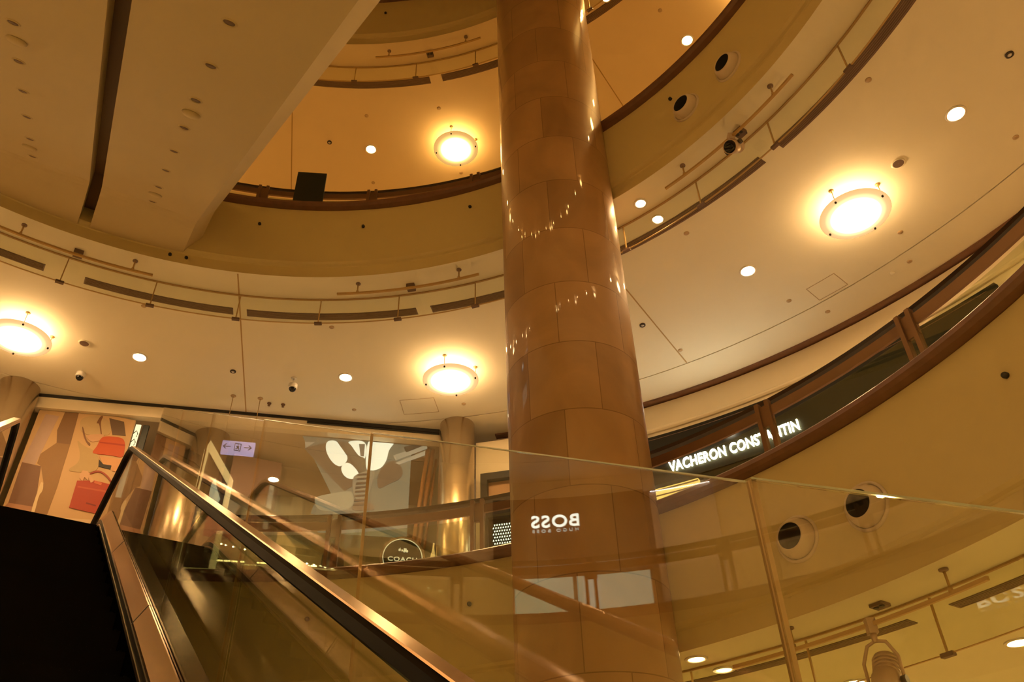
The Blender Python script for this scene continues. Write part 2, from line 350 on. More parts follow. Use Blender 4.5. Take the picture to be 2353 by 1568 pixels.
def spotlight(k, az_, dirv, tilt_up, label, rl, drop, ln):
    """a cylindrical spotlight held in a yoke under a track; dirv = way the lens looks (world)"""
    o = polar(5.45, az_, ZC[k] - .172); t = thing('track_spotlight', label, 'spotlight', o, 0, 'track spotlights')
    d = Vector(dirv).normalized(); c = Vector((0, 0, -drop)); q = d.to_track_quat('Z', 'Y').to_matrix()
    MB().box(-.03, .03, -.03, .03, -.045, .055).lathe([(.018, -.10), (.022, -.045)], 12).build('clamp', 'beige_metal', t)
    bd = MB().lathe([(rl * .55, -ln * .62), (rl * .8, -ln * .56), (rl * .82, -ln * .2), (rl, -ln * .12), (rl, ln * .38), (rl * .93, ln * .38), (rl * .90, ln * .30), (.001, ln * .30)], 36, m=q, c=c, cap=False)
    bd.lathe([(.001, -ln * .64), (rl * .55, -ln * .62)], 36, m=q, c=c, cap=False)
    body = bd.build('lamp_body', 'beige_metal', t)
    for h in (-.5, -.42, -.34, -.26): MB().lathe([(rl * .82, ln * h), (rl * .9, ln * (h + .01)), (rl * .9, ln * (h + .03)), (rl * .82, ln * (h + .04))], 36, m=q, c=c, cap=False).build('cooling_fin', 'beige_metal', body)
    MB().lathe([(.001, ln * .33), (rl * .91, ln * .33), (rl * .93, ln * .35)], 36, m=q, c=c, cap=False).build('lens', 'lens', t)
    side = q @ Vector((1, 0, 0)); y = MB()
    if abs(side.z) > .6: side = q @ Vector((0, 1, 0))
    top = Vector((0, 0, -.09)); w = rl * 1.25
    hs = Vector((side.x, side.y, 0)).normalized()
    y.tube([c + side * w, c + side * w + (top - c) * .55, top + hs * w * .55 - Vector((0, 0, .02)), top, top - hs * w * .55 - Vector((0, 0, .02)), c - side * w + (top - c) * .55, c - side * w], .012, 8)
    y.build('yoke', 'beige_metal', t)
    kn = MB()
    for sg in (1, -1): kn.tube([c + side * (w * .85 * sg), c + side * (w * 1.12 * sg)], .028, 14)
    kn.build('knob', 'dark_ring', t)
    return t
spotlight(1, 36.7, (-.62, -.50, -.60), 0, 'beige track spotlight with a round black face beside the right column edge', .072, .13, .26)
spotlight(0, 36.9, (-.30, -.28, -.9), 0, 'beige spotlight with a black lens hanging at the bottom right', .095, .36, .34)

# =================================================================== LAMPS
WARM = (1.0, .60, .26); WARM_UP = (1.0, .55, .16); WARM_LOW = (1.0, .66, .24)
def diffuser_mat(name, col, s):
    m = bpy.data.materials.new(name); m.use_nodes = True; nt = m.node_tree; nt.nodes.clear(); N = nt.nodes.new; K = nt.links.new
    o = N('ShaderNodeOutputMaterial'); e = N('ShaderNodeEmission'); tc = N('ShaderNodeTexCoord'); ln = N('ShaderNodeVectorMath'); ln.operation = 'LENGTH'
    sc_ = N('ShaderNodeVectorMath'); sc_.operation = 'MULTIPLY'; sc_.inputs[1].default_value = (1 / (.39 * S), 1 / (.39 * S), 0); K(tc.outputs['Object'], sc_.inputs[0]); K(sc_.outputs[0], ln.inputs[0])
    r = N('ShaderNodeValToRGB'); K(ln.outputs['Value'], r.inputs[0]); cr = r.color_ramp
    cr.elements[0].position = .0; cr.elements[0].color = (1, 1, 1, 1)
    cr.elements[1].position = 1.0; cr.elements[1].color = (.0108, .0100, .0090, 1)
    for p, v in ((.45, .75), (.58, .14), (.72, .026), (.86, .0120)): el = cr.elements.new(p); el.color = (v, v, v, 1)
    c = N('ShaderNodeMixRGB'); c.blend_type = 'MULTIPLY'; c.inputs[0].default_value = 1; c.inputs[2].default_value = (*col, 1); K(r.outputs[0], c.inputs[1])
    K(c.outputs[0], e.inputs[0]); e.inputs[1].default_value = s; K(e.outputs[0], o.inputs[0]); return m
def make_pendant(k, col, label, az_, pw=1.0):
    t = thing('disc_ceiling_lamp', label, 'ceiling lamp', polar(7.41, az_, ZC[k]), radians(az_), 'round glass disc lamps')
    MB().lathe([(.001, -.200), (.15, -.199), (.28, -.192), (.36, -.182), (.39, -.172), (.39, -.166), (.28, -.176), (.001, -.184)], 48).build('glass_disc', diffuser_mat('frosted glass disc %d' % k, col, 15.0 * LAMP * pw), t)
    MB().lathe([(.20, -.13), (.20, -.10), (.001, -.10)], 24).build('lamp_tray', glow('lamp tray glow %d' % k, col, 5.5 * LAMP * pw), t)
    MB().lathe([(.10, -.10), (.10, 0)], 24).build('housing', 'white', t)
    for i in range(4):
        a = pi / 2 * i; x, y = .352 * cos(a), .352 * sin(a)
        s_ = MB().tube([(x, y, -.17), (x, y, 0)], .005, 6).build('hanger', 'track', t)
        MB().lathe([(.03, 0), (.026, -.01), (.001, -.012)], 14, c=(x, y, 0)).build('ceiling_cap', 'track', s_)
        MB().lathe([(.001, -.205), (.011, -.202), (.013, -.19), (.013, -.17)], 10, c=(x, y, 0), cap=False).build('stud', 'wood_dark', s_)
    return t
BACK = 'round glass disc lamp further round the %s gallery, outside the picture'
for k, col, pw, vis in ((1, WARM, 1.0, {124.9: 'big glowing disc lamp at the far left edge, middle gallery', 80.7: 'big glowing disc lamp left of the marble column, over the shopfront', 36.3: 'biggest glowing disc lamp, on the ceiling right of the marble column'}),
                    (2, WARM_UP, .8, {80.7: 'glowing disc lamp on the top gallery ceiling, left of the column'})):
    azs = sorted(vis); first = make_pendant(k, col, vis[azs[0]], azs[0], pw)
    for a in azs[1:]: copy_tree(first, polar(7.41, a, ZC[k]), radians(a), vis[a])
    for a in [36.3 + 44.4 * i for i in range(-3, 6)]:
        if min(abs(a - b) for b in azs) > 5: copy_tree(first, polar(7.41, a, ZC[k]), radians(a), BACK % TITLE[k], 'disc lamps outside the picture')

def make_downlight(k, r, az_, col, label, s=60., rad=.078, group='recessed downlights'):
    t = thing('downlight', label, 'downlight', polar(r, az_, ZC[k]), radians(az_), group)
    MB().lathe([(rad, -.004), (rad + .008, -.012), (rad + .026, -.008), (rad + .028, 0), (rad, 0)], 28, cap=False).build('trim_ring', 'white', t)
    MB().lathe([(.001, -.006), (rad, -.005), (rad, 0)], 20, cap=False).build('bulb', glow('downlight bulb %d %d' % (k, int(s)), col, s * LAMP), t)
    return t
DL = {1: {113.8: 'downlight between the left disc lamp and the exit sign', 92.3: 'downlight left of the central disc lamp', 47.4: 'downlight between the marble column and the big right disc lamp',
          25.4: 'downlight at the upper right, beyond the big disc lamp', 69.6: 'downlight hidden behind the marble column, middle gallery'},
      2: {92.5: 'downlight on the top gallery ceiling left of its disc lamp', 47.2: 'downlight on the top gallery ceiling by the balcony edge, right of the column', 69.8: 'downlight hidden behind the marble column, top gallery'}}
for k, col, st in ((1, WARM, 70.), (2, WARM_UP, 52.)):
    azs = sorted(DL[k]); first = make_downlight(k, 7.40, azs[0], col, DL[k][azs[0]], st)
    for a in azs[1:]: copy_tree(first, polar(7.40, a, ZC[k]), radians(a), DL[k][a])
    for i in range(0, 16):
        a = 25.4 + 22.1 * i
        if a < 340 and min(abs(a - b) for b in azs) > 5:
            copy_tree(first, polar(7.40, a, ZC[k]), radians(a), 'recessed downlight further round the %s gallery, outside the picture' % TITLE[k], 'downlights outside the picture')
first = make_downlight(0, 7.18, 35.9, WARM_LOW, 'bright downlight at the bottom right edge, lowest gallery', 110.)
copy_tree(first, polar(7.05, 46.6, ZC[0]), radians(46.6), 'downlight at the bottom edge behind the hanging spotlight')
for i in range(0, 15):
    a = 68.5 + 21.9 * i
    if a < 385: copy_tree(first, polar(7.15, a, ZC[0]), radians(a), 'downlight further round the lowest gallery, outside the picture', 'downlights outside the picture')
sp = make_downlight(1, 5.56, 50.1, WARM, 'small downlight just right of the column, on the atrium side of the glass', 55., .05)
copy_tree(sp, polar(5.90, 50.0, ZC[1]), radians(50), 'small downlight seen through the smoke curtain glass right of the column')
sp = make_downlight(2, 5.93, 51.6, WARM_UP, 'small downlight at the very top beside the column', 40., .062)
sp = make_downlight(0, 5.53, 52.0, WARM_LOW, 'bright small downlight at the bottom right foot of the column', 7., .062)
sp = make_downlight(0, 5.92, 51.7, WARM_LOW, 'dim small downlight below the lowest smoke curtain near the column', 1.2, .062)

# =================================================================== SMALL CEILING FITTINGS
def plate(k, r, az_, label, nm='sprinkler_cover', cat='sprinkler cover', rad=.032, m='disc', g='round sprinkler covers'):
    o = MB().lathe([(.001, -.010), (rad * .8, -.010), (rad, -.004), (rad, 0)], 20).build(nm, m, loc=polar(r, az_, ZC[k])); return tag(o, label, cat, g)
for r, a, lb in ((6.27, 114.0, 'round cover plate under the left vent, beside a curtain clamp'), (6.28, 92.6, 'round cover plate just below the smoke curtain, above the centre left downlight'),
                 (6.32, 48.9, 'round cover plate below the vent right of the column'), (6.28, 25.8, 'round cover plate beside the upper right vent'),
                 (8.23, 92.2, 'cover plate below the centre left downlight, near the shop'), (8.27, 80.8, 'cover plate just below the central disc lamp'),
                 (8.28, 58.0, 'cover plate at the lower end of the ceiling joint right of the column'), (8.28, 46.9, 'cover plate above the thin curved joint, right of the column'),
                 (8.27, 36.0, 'cover plate at the lower right rim of the big disc lamp'), (8.23, 25.2, 'cover plate at the right edge of the picture'),
                 (8.85, 45.3, 'cover plate beyond the thin curved joint, left one'), (8.81, 37.6, 'cover plate beyond the thin curved joint, right one')):
    plate(1, r, a, lb)
plate(1, 8.82, 39.2, 'pale round cover beyond the thin curved joint', m='ceil')
for r, a, lb in ((6.68, 92.5, 'cover plate above the top gallery downlight'), (6.64, 81.7, 'cover plate above the top gallery disc lamp'), (6.67, 47.2, 'cover plate on the top ceiling right of the column'),
                 (8.18, 92.8, 'cover plate over the middle railing post'), (8.10, 81.2, 'cover plate below the top gallery disc lamp')):
    plate(2, r, a, lb)
for k, r, a, lb in ((1, 7.39, 104.3, 'tiny dark detector beside the left ceiling joint'), (1, 7.48, 59.4, 'tiny dark detector right of the column'), (1, 7.37, 19.8, 'dark ring detector at the upper right edge'), (2, 7.28, 98.1, 'tiny dark detector left of the top gallery downlight')):
    t = thing('smoke_detector', lb, 'detector', polar(r, a, ZC[k]), 0, 'small dark ceiling detectors')
    MB().lathe([(.040, 0), (.040, -.014), (.024, -.02), (.022, -.012)], 20, cap=False).build('ring', 'dark_ring', t)
    MB().lathe([(.023, -.012), (.014, -.02), (.001, -.022)], 16, cap=False).build('core', 'white', t)
for r, a, lb in ((7.37, 119.2, 'round dark ceiling speaker right of the left disc lamp'), (7.37, 31.1, 'round dark ceiling speaker above the big right disc lamp')):
    t = thing('ceiling_speaker', lb, 'speaker', polar(r, a, ZC[1]), 0, 'round ceiling speakers')
    MB().lathe([(.058, -.008), (.072, -.010), (.076, 0)], 28, cap=False).build('rim', 'ceil', t)
    MB().lathe([(.001, -.008), (.059, -.008)], 28, cap=False).build('grille', 'vent', t)
for r, a, lb in ((8.12, 100.8, 'left one of two small brown sprinkler heads above the exit sign'), (8.13, 99.4, 'right one of two small brown sprinkler heads above the exit sign')):
    o = MB().lathe([(.03, 0), (.03, -.012), (.01, -.014), (.008, -.04), (.02, -.045), (.001, -.047)], 14).build('fire_sprinkler', 'plate', loc=polar(r, a, ZC[1])); tag(o, lb, 'sprinkler', 'sprinkler heads')
def dome_cam(r, a, drop, lb):
    t = thing('dome_camera', lb, 'security camera', polar(r, a, ZC[1]), 0, 'dome security cameras')
    if drop: MB().tube([(0, 0, 0), (0, 0, -drop)], .012, 8).lathe([(.04, 0), (.035, -.015)], 16).build('mount_pole', 'white', t)
    MB().lathe([(.03, -drop), (.062, -drop - .008), (.064, -drop - .06), (.055, -drop - .075)], 28).build('housing', 'white', t)
    MB().lathe([(.050, -drop - .07), (.047, -drop - .095), (.03, -drop - .118), (.001, -drop - .125)], 24, cap=False).build('dome', 'lens', t)
dome_cam(8.09, 118.9, 0, 'white dome security camera at the left, above the handbag poster')
dome_cam(7.45, 97.9, .10, 'white dome security camera on a short pole, centre left')
# access hatches, drawn by their thin frames
def hatch(r0, r1, a0, a1, lb):
    b = MB()
    for r in (r0, r1): b.ring([(r, -.003), (r + .008, -.003), (r + .008, 0), (r, 0)], a0, a1, 1)
    o = b.build('access_hatch', 'disc', loc=polar(0, 0, ZC[1]))
    for a in (a0, a1):
        e = MB().box(r0, r1, -.004, .004, -.003, 0).build('frame_side', 'disc', o); e.rotation_euler.z = radians(a)
    return tag(o, lb, 'hatch', 'ceiling access hatches')
hatch(8.24, 8.56, 42.3, 45.0, 'square access hatch outlined on the ceiling by the curved joint')
hatch(8.02, 8.4, 83.6, 87.2, 'square access hatch outlined on the ceiling below the central disc lamp')

# =================================================================== FASCIA FITTINGS
def nozzle(k, az_, lb):
    t = thing('air_nozzle', lb, 'air nozzle', polar(5.25, az_, ZC[k] + .49), radians(az_), 'round air nozzles in the balcony fronts')
    MB().lathe([(.172, 0), (.170, -.012), (.155, -.02), (.148, -.012)], 44, 'x', cap=False).build('flange', 'nozzle', t)
    MB().lathe([(.148, -.0), (.142, -.035), (.128, -.075), (.108, -.10), (.096, -.104), (.0945, -.098)], 44, 'x', cap=False).build('ball', 'nozzle', t)
    MB().lathe([(.095, -.10), (.090, -.012), (.001, -.012)], 40, 'x', cap=False).build('throat', 'duct', t)  # shallow dark disc painted as the shaded depth of the throat
nozzle(0, 39.5, 'left one of the two large air nozzles low at the right, behind glass')
nozzle(0, 33.1, 'right one of the two large air nozzles low at the right, behind glass')
nozzle(1, 39.8, 'left one of the two air nozzles in the middle balcony front')
nozzle(1, 33.1, 'right one of the two air nozzles in the middle balcony front')
for k, dz, a, lb in ((1, .79, 101.7, 'tiny dark sensor on the middle balcony front, beside the escalator soffit'), (1, .79, 87.5, 'tiny dark sensor on the middle balcony front, centre of the left arc'),
                     (1, .82, 72.2, 'tiny dark sensor on the middle balcony front near the column'), (1, .82, 41.6, 'tiny dark sensor just left of the upper nozzle pair'),
                     (1, .094, 111.8, 'left one of two tiny dark cameras below the escalator soffit'), (1, .094, 109.8, 'right one of two tiny dark cameras below the escalator soffit'),
                     (2, .77, 88.0, 'tiny dark sensor on the top balcony front, by the soffit edge'), (2, .80, 74.1, 'tiny dark sensor on the top balcony front near the column'),
                     (0, .73, 72.0, 'tiny dark sensor on the near balcony front left of the column'), (0, .74, 88.5, 'tiny dark sensor on the near balcony front below the handrail'),
                     (0, .75, 19.7, 'tiny dark sensor on the near balcony front at the right edge')):
    rr = 5.31 if dz < .15 else 5.25
    o = MB().lathe([(.001, -.03), (.016, -.028), (.02, -.018), (.02, 0)], 14, 'x').build('fascia_sensor', 'black', loc=polar(rr, a, ZC[k] + dz), rz=radians(a)); tag(o, lb, 'sensor', 'tiny sensors on the balcony fronts')
# black board standing at the middle railing
t = thing('black_panel', 'square black panel standing against the middle balcony railing', 'panel', polar(5.66, 96.9, ZC[1] + 1.3), radians(96.9))
MB().box(-.03, .0, -.21, .19, .02, .0 + .98).build('panel_board', 'green_black', t)
MB().box(0, .03, -.05, .05, 0, .5).build('support_strut', 'black', t)

# =================================================================== ESCALATORS
TS = .595; B0 = 3.2 - TS * 7.2; RZ = radians(32.8)
def nose(al): return B0 + TS * al if al < 7.2 else 3.2
def sweep(sec, path):
    """sec: closed list of (lat, dz); path: list of (al, z)"""
    m = MB(); k = len(sec); n = len(path)
    ar = sum(sec[i][0] * sec[(i + 1) % k][1] - sec[(i + 1) % k][0] * sec[i][1] for i in range(k))
    if ar < 0: sec = sec[::-1]
    for j in range(k):
        p, q = sec[j], sec[(j + 1) % k]
        m.add([v for al, z in path for v in ((p[0], al, z + p[1]), (q[0], al, z + q[1]))], [(2 * i, 2 * i + 1, 2 * i + 3, 2 * i + 2) for i in range(n - 1)])
    m.add([(p[0], path[0][0], path[0][1] + p[1]) for p in sec], [tuple(range(k))]); m.add([(p[0], path[-1][0], path[-1][1] + p[1]) for p in sec], [tuple(range(k - 1, -1, -1))])
    return m
def bez(p0, p1, p2, n=8): return [((1 - t) ** 2 * p0[0] + 2 * t * (1 - t) * p1[0] + t * t * p2[0], (1 - t) ** 2 * p0[1] + 2 * t * (1 - t) * p1[1] + t * t * p2[1]) for t in [i / n for i in range(n + 1)]]
def cut(path, a0, a1):
    def at(a):
        for (x0, z0), (x1, z1) in zip(path, path[1:]):
            if x0 <= a <= x1: return z0 + (z1 - z0) * (a - x0) / (x1 - x0)
        return path[-1][1] if a > path[-1][0] else path[0][1]
    return [(a0, at(a0))] + [(x, z) for x, z in path if a0 + 1e-4 < x < a1 - 1e-4] + [(a1, at(a1))]
A0 = -1.25
NP = [(A0, B0 + TS * A0)] + bez((6.9, B0 + TS * 6.9), (7.2, 3.2), (7.5, 3.2), 6) + [(8.75, 3.2)]
HO = .785; HL = 3.83; HA = (HL - HO - B0) / TS
HP = [(A0, B0 + TS * A0 + HO)] + bez((HA - .22, HL - .22 * TS), (HA, HL), (HA + .22, HL), 8) + [(8.55, HL)]
def escalator(lat, label, lb_steps='black step'):
    org = W(lat * cos(RZ), lat * sin(RZ), 0)      # the lateral axis of the flight
    t = thing('escalator', label, 'escalator', org, RZ, 'escalators rising to the near balcony')
    # truss cladding
    body = sweep([(-.53, .17), (-.53, -.55), (.53, -.55), (.53, .17), (.46, .18), (.46, .0), (.39, -.12), (-.39, -.12), (-.46, .0), (-.46, .18)], NP).build('truss_cladding', 'plate', t)
    for sg in (-1, 1):
        sweep([(sg * .375, -.25), (sg * .39, -.25), (sg * .39, .030), (sg * .375, .030)], NP).build('skirt', 'matte', t)
        sweep([(sg * .374, .030), (sg * .392, .030), (sg * .392, .048), (sg * .374, .048)], NP).build('skirt_cap', 'steel', t)
        sweep([(sg * .378, .048), (sg * .394, .048), (sg * .394, .088), (sg * .378, .088)], NP).build('brush_strip', 'black', t)
        dk = sweep([(sg * .382, .088), (sg * .386, .10), (sg * .432, .182), (sg * .438, .182), (sg * .438, .10), (sg * .40, .07)], NP).build('inner_deck', 'deck', t)
        for q in [x * 1.62 - .95 for x in range(0, 6)]:
            if q < 6.9: sweep([(sg * .381, .0885), (sg * .385, .1012), (sg * .431, .1835), (sg * .436, .1835), (sg * .43, .1)], [(q, nose(q)), (q + .006, nose(q + .006))]).build('deck_joint', 'black', dk)
        sweep([(sg * .446, .17), (sg * .53, .17), (sg * .53, .195), (sg * .446, .195)], NP).build('outer_deck', 'deck', t)
        a = A0
        while a < 8.3:
            b = min(a + 1.22, 8.45)
            lo = cut(NP, a, b); hi = cut(HP, a, b); g = MB()
            xs = sorted(set([round(p[0], 4) for p in lo] + [round(p[0], 4) for p in hi]))
            def at(path, x):
                for (x0, z0), (x1, z1) in zip(path, path[1:]):
                    if x0 - 1e-6 <= x <= x1 + 1e-6: return z0 + (z1 - z0) * (x - x0) / max(1e-9, x1 - x0)
                return path[-1][1]
            pts = []
            for x in xs: pts.append((x, at(lo, x) + .12, at(hi, x) - .02))
            x0_, x1_ = sg * .440, sg * .447
            vs = [v for x, zl, zh in pts for v in ((x0_, x, zl), (x0_, x, zh), (x1_, x, zl), (x1_, x, zh))]; n = len(pts)
            fs = [f for i in range(n - 1) for f in ((4 * i, 4 * i + 4, 4 * i + 5, 4 * i + 1), (4 * i + 2, 4 * i + 3, 4 * i + 7, 4 * i + 6))]
            fs += [(0, 1, 3, 2), (4 * n - 4, 4 * n - 2, 4 * n - 1, 4 * n - 3)]
            vs = [(v[0], min(max(v[1], a + .004), b - .004), v[2]) for v in vs]
            g.add(vs, fs).build('glass_panel', 'glass', t); a = b
        r = .031; sec = [(sg * .443 - r, -.018), (sg * .443 - r * .85, .006), (sg * .443 - r * .4, .016), (sg * .443 + r * .4, .016), (sg * .443 + r * .85, .006), (sg * .443 + r, -.018), (sg * .443 + r * .55, -.03), (sg * .443 - r * .55, -.03)]
        hr = sweep(sec, HP)
        # newel: the rubber wraps round the end
        vs = []; nn = 14
        for i in range(nn + 1):
            an = pi * i / nn
            for la, dz in sec: vs.append((la, 8.55 + (.28 + dz) * sin(an), HL - .28 + (.28 + dz) * cos(an)))
        kk = len(sec); hr.add(vs, [(i * kk + j, i * kk + (j + 1) % kk, (i + 1) * kk + (j + 1) % kk, (i + 1) * kk + j) for i in range(nn) for j in range(kk)], True)
        hro = hr.build('handrail', 'rubber', t)
        sweep([(sg * .443 - r * .55, .0150), (sg * .443 - r * .5, .0195), (sg * .443 + r * .85, .0195), (sg * .443 + r * 1.03, .004), (sg * .443 + r * 1.0, -.016), (sg * .443 + r * .86, .0)], HP).build('glare_strip', 'rail_glare', hro)  # strip painted as the ceiling's warm reflection along the rail top
        MB().box(sg * .40 - .03, sg * .40 + .05, 8.1, 8.75, 3.2, 3.42).build('newel_base', 'deck', t)
    # moving stairs
    al = 7.2; k = 0
    while al > A0 + .3:
        z = B0 + TS * al; d = .308
        s_ = MB().box(-.372, .372, al - d, al, z - .0 - TS * d, z - .0 - TS * d) if False else MB()
        s_.box(-.372, .372, al - d, al - .002, z - TS * d - .10, z - TS * d + .0)     # tread
        s_.box(-.372, .372, al - .012, al - .002, z - TS * d, z - .004)               # riser of the step above
        for q in range(24): s_.box(-.366 + q * .031, -.356 + q * .031, al - d + .004, al - .012, z - TS * d, z - TS * d + .006)
        s_.build('step', 'step', t); al -= d; k += 1
    MB().box(-.375, .375, 7.2, 7.52, 3.12, 3.203).build('comb_plate', 'step', t)
    return t
e1 = escalator(.148, 'escalator the viewer stands on, black steps and bronze side, bottom left')
# landing the flights arrive on
ld = MB().box(-.42, .74, 7.54, 8.75, 2.55, 3.2)
structure('floor', ld, 'floor', loc=W(0, 0, 0), rz=RZ, label='landing at the top of the escalator', cat='floor')

# tall glass safety wall between the two flights
t = thing('glass_safety_wall', 'tall sloping glass wall beside the escalator, reflecting the shop behind', 'glass wall', W(.735 * cos(RZ), .735 * sin(RZ), 0), RZ)
edges = [-1.83, -.605, .617, 1.86, 3.08, 4.30, 5.52, 6.74]
for a, b in zip(edges, edges[1:]):
    g = MB(); lo = [(a, B0 + TS * a + .0), (b, B0 + TS * b + .0)]
    tp = lambda x: .123 + .599 * x
    g.add([(q, x, z) for q in (-.004, .004) for x, z in ((a + .0012, B0 + TS * a - .25), (b - .0012, B0 + TS * b - .25), (b - .0012, tp(b)), (a + .0012, tp(a)))],
          [(0, 1, 2, 3), (7, 6, 5, 4), (0, 4, 5, 1), (2, 6, 7, 3)])
    p = g.build('glass_pane', 'glass_wall', t)
    MB().add([(q, x, z) for q in (-.0045, .0045) for x, z in ((a + .005, tp(a)), (b - .005, tp(b)), (b - .005, tp(b) + .0025), (a + .005, tp(a) + .0025))], [(3, 2, 1, 0), (4, 5, 6, 7), (0, 1, 5, 4), (2, 3, 7, 6), (1, 2, 6, 5), (3, 0, 4, 7)]).build('polished_edge', 'glass_edge', p)
for a in edges[1:-1]:
    w = .0045 if abs(a - .617) < .01 else .0008
    MB().box(-.004, .004, a - w, a + w, B0 + TS * a - .25, .123 + .599 * a).build('seam', 'track', t)

# the pair of flights passing overhead, seen from below
def over(lat0, lat1, cham, lb, cen):
    path = [(-2.4, 2.68 + TS * -2.4)] + bez((7.55, 2.68 + TS * 7.55), (7.72, 7.245), (7.95, 7.235), 5) + [(8.42, 7.225)]
    c = (lat0 + lat1) / 2; org = W(c * cos(RZ), c * sin(RZ), 0); t = thing('overhead_escalator', lb, 'escalator', org, RZ, 'escalators passing overhead')
    a, b = lat0 - c, lat1 - c
    sec = [(a, 0), (b, 0), (b + .155, .25), (b + .155, .95), (a, .95)] if cham > 0 else [(a, 0), (b, 0), (b, .95), (a - .155, .95), (a - .155, .25)]
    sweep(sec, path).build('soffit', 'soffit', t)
    xs = [b + .12, b + .15] if cham > 0 else [a - .15, a - .12]
    for x0, x1 in ((xs[0], xs[1]), (a + .02, a + .05) if cham > 0 else (b - .05, b - .02)):
        pp = [(x, z + .95) for x, z in path]
        sweep([(x0, 0), (x1, 0), (x1, .62), (x0, .62)], pp).build('glass_panel', 'glass', t)
        sweep([(x0 - .02, .62), (x1 + .02, .62), (x1 + .02, .66), (x0 - .02, .66)], pp).build('handrail', 'rubber', t)
    return t
o1 = over(-.395, .64, 1, 'right one of the two escalators overhead, broad beige soffit across the top left', .125)
o2 = over(-1.63, -.525, -1, 'left one of the two escalators overhead, beige soffit in the top left corner', -1.08)
sweep([(-.53, .22), (-.39, .22), (-.39, .26), (-.53, .26)], [(-2.4, 2.68 - TS * 2.4), (7.7, 7.26), (8.42, 7.24)]).build('gap_shade_panel', 'gap', o1).location = (-.1225 * S, 0, 0)  # dark panel put into the slot between the soffits to deepen its shade
def soff_pt(lat, al):
    z = 2.68 + TS * al; return W(lat * cos(RZ) - al * sin(RZ), lat * sin(RZ) + al * cos(RZ), z)
tilt = -math.atan(TS)
def unlit(lat, al, lb, det=False):
    t = thing('soffit_detector' if det else 'unlit_downlight', lb, 'detector' if det else 'downlight', soff_pt(lat, al), RZ, 'fittings under the overhead escalators')
    t.rotation_euler = (math.atan(TS), 0, RZ)
    if det: MB().lathe([(.07, 0), (.07, -.006), (.055, -.02), (.001, -.022)], 20).build('cover', 'soffit', t)
    else:
        MB().lathe([(.033, 0), (.042, -.008), (.05, 0)], 20, cap=False).build('trim_ring', 'soffit', t)
        MB().lathe([(.001, -.003), (.034, -.003), (.034, 0)], 18, cap=False).build('dark_bulb', 'vent', t)
words = ['first', 'second', 'third', 'fourth', 'fifth', 'sixth', 'seventh', 'eighth']
for i, al in enumerate((3.11, 3.73, 4.35, 4.96, 5.59, 6.20, 6.82, 7.44)): unlit(.128, al, 'unlit downlight under the right overhead escalator, %s from the top' % words[i])
for i, al in enumerate((4.35, 4.98, 5.58, 6.19, 6.82, 7.39)): unlit(-1.085, al, 'unlit downlight under the left overhead escalator, %s from the top' % words[i])
for lat, al, lb in ((.135, 4.63, 'flat round detector in the upper row of the right soffit'), (.127, 7.13, 'flat round detector near the low end of the right soffit'),
                    (-1.079, 4.62, 'flat round detector in the upper row of the left soffit'), (-1.10, 7.10, 'flat round detector near the low end of the left soffit')): unlit(lat, al, lb, True)

# =================================================================== SHOP BAY (chord between the metal columns)
FA = radians(103.2); FN = Vector((cos(FA), sin(FA), 0)); FT = Vector((sin(FA), -cos(FA), 0))
FO = W(CX + 8.43 * FN.x, CY + 8.43 * FN.y, 0); FRZ = atan2(FT.y, FT.x)      # local x = s, local y = depth w, local z
def fr(a, b, d): return (a, d, b)
def shop(name, label, cat, loc=(0, 0, 0), group=None):
    l = FO + Vector((FT.x * loc[0] * S + FN.x * loc[1] * S, FT.y * loc[0] * S + FN.y * loc[1] * S, loc[2] * S)); return thing(name, label, cat, l, FRZ, group)
def sbox(s0, s1, w0, w1, z0, z1): return MB().box(s0, s1, w0, w1, z0, z1)
M['shop_wall'] = mat('shop wall', (.42, .36, .22), .7, noise=.1)
M['shop_ceiling'] = mat('shop ceiling', (.55, .42, .28), .75)
structure('wall_shop', sbox(-2.95, 3.05, 2.3, 2.4, 3.2, 7.0), 'shop_wall', loc=FO, rz=FRZ)
structure('wall_shop', sbox(-3.0, -2.88, .3, 2.4, 3.2, 7.0), 'shop_wall', loc=FO, rz=FRZ)
structure('wall_shop', sbox(3.0, 3.1, .3, 2.4, 3.2, 7.0), 'shop_wall', loc=FO, rz=FRZ)
structure('ceiling', sbox(-2.95, 3.05, .14, 2.4, 6.93, 6.99), 'shop_ceiling', loc=FO, rz=FRZ, label='brown ceiling inside the shop behind the glass', cat='ceiling')
structure('trim_10', sbox(-2.87, 2.9, -.02, .14, 7.02, 7.063), 'black', loc=FO, rz=FRZ)
structure('wall_lintel', sbox(-2.87, 2.92, 0.0, .13, 6.845, 7.02), 'wall', loc=FO, rz=FRZ)
tr = shop('blind_track', 'dark double blind track along the top of the shopfront', 'track')
sbox(.9, 2.9, -.03, -.005, 6.97, 6.985).build('rail', 'black', tr); sbox(.9, 2.9, -.03, -.005, 7.0, 7.015).build('rail', 'black', tr)
def clip_top(poly, zt=6.84):
    out = []
    for i in range(len(poly)):
        p, q = poly[i], poly[(i + 1) % len(poly)]
        if p[1] <= zt: out.append(p)
        if (p[1] <= zt) != (q[1] <= zt): u = (zt - p[1]) / (q[1] - p[1]); out.append((p[0] + u * (q[0] - p[0]), zt))
    return out

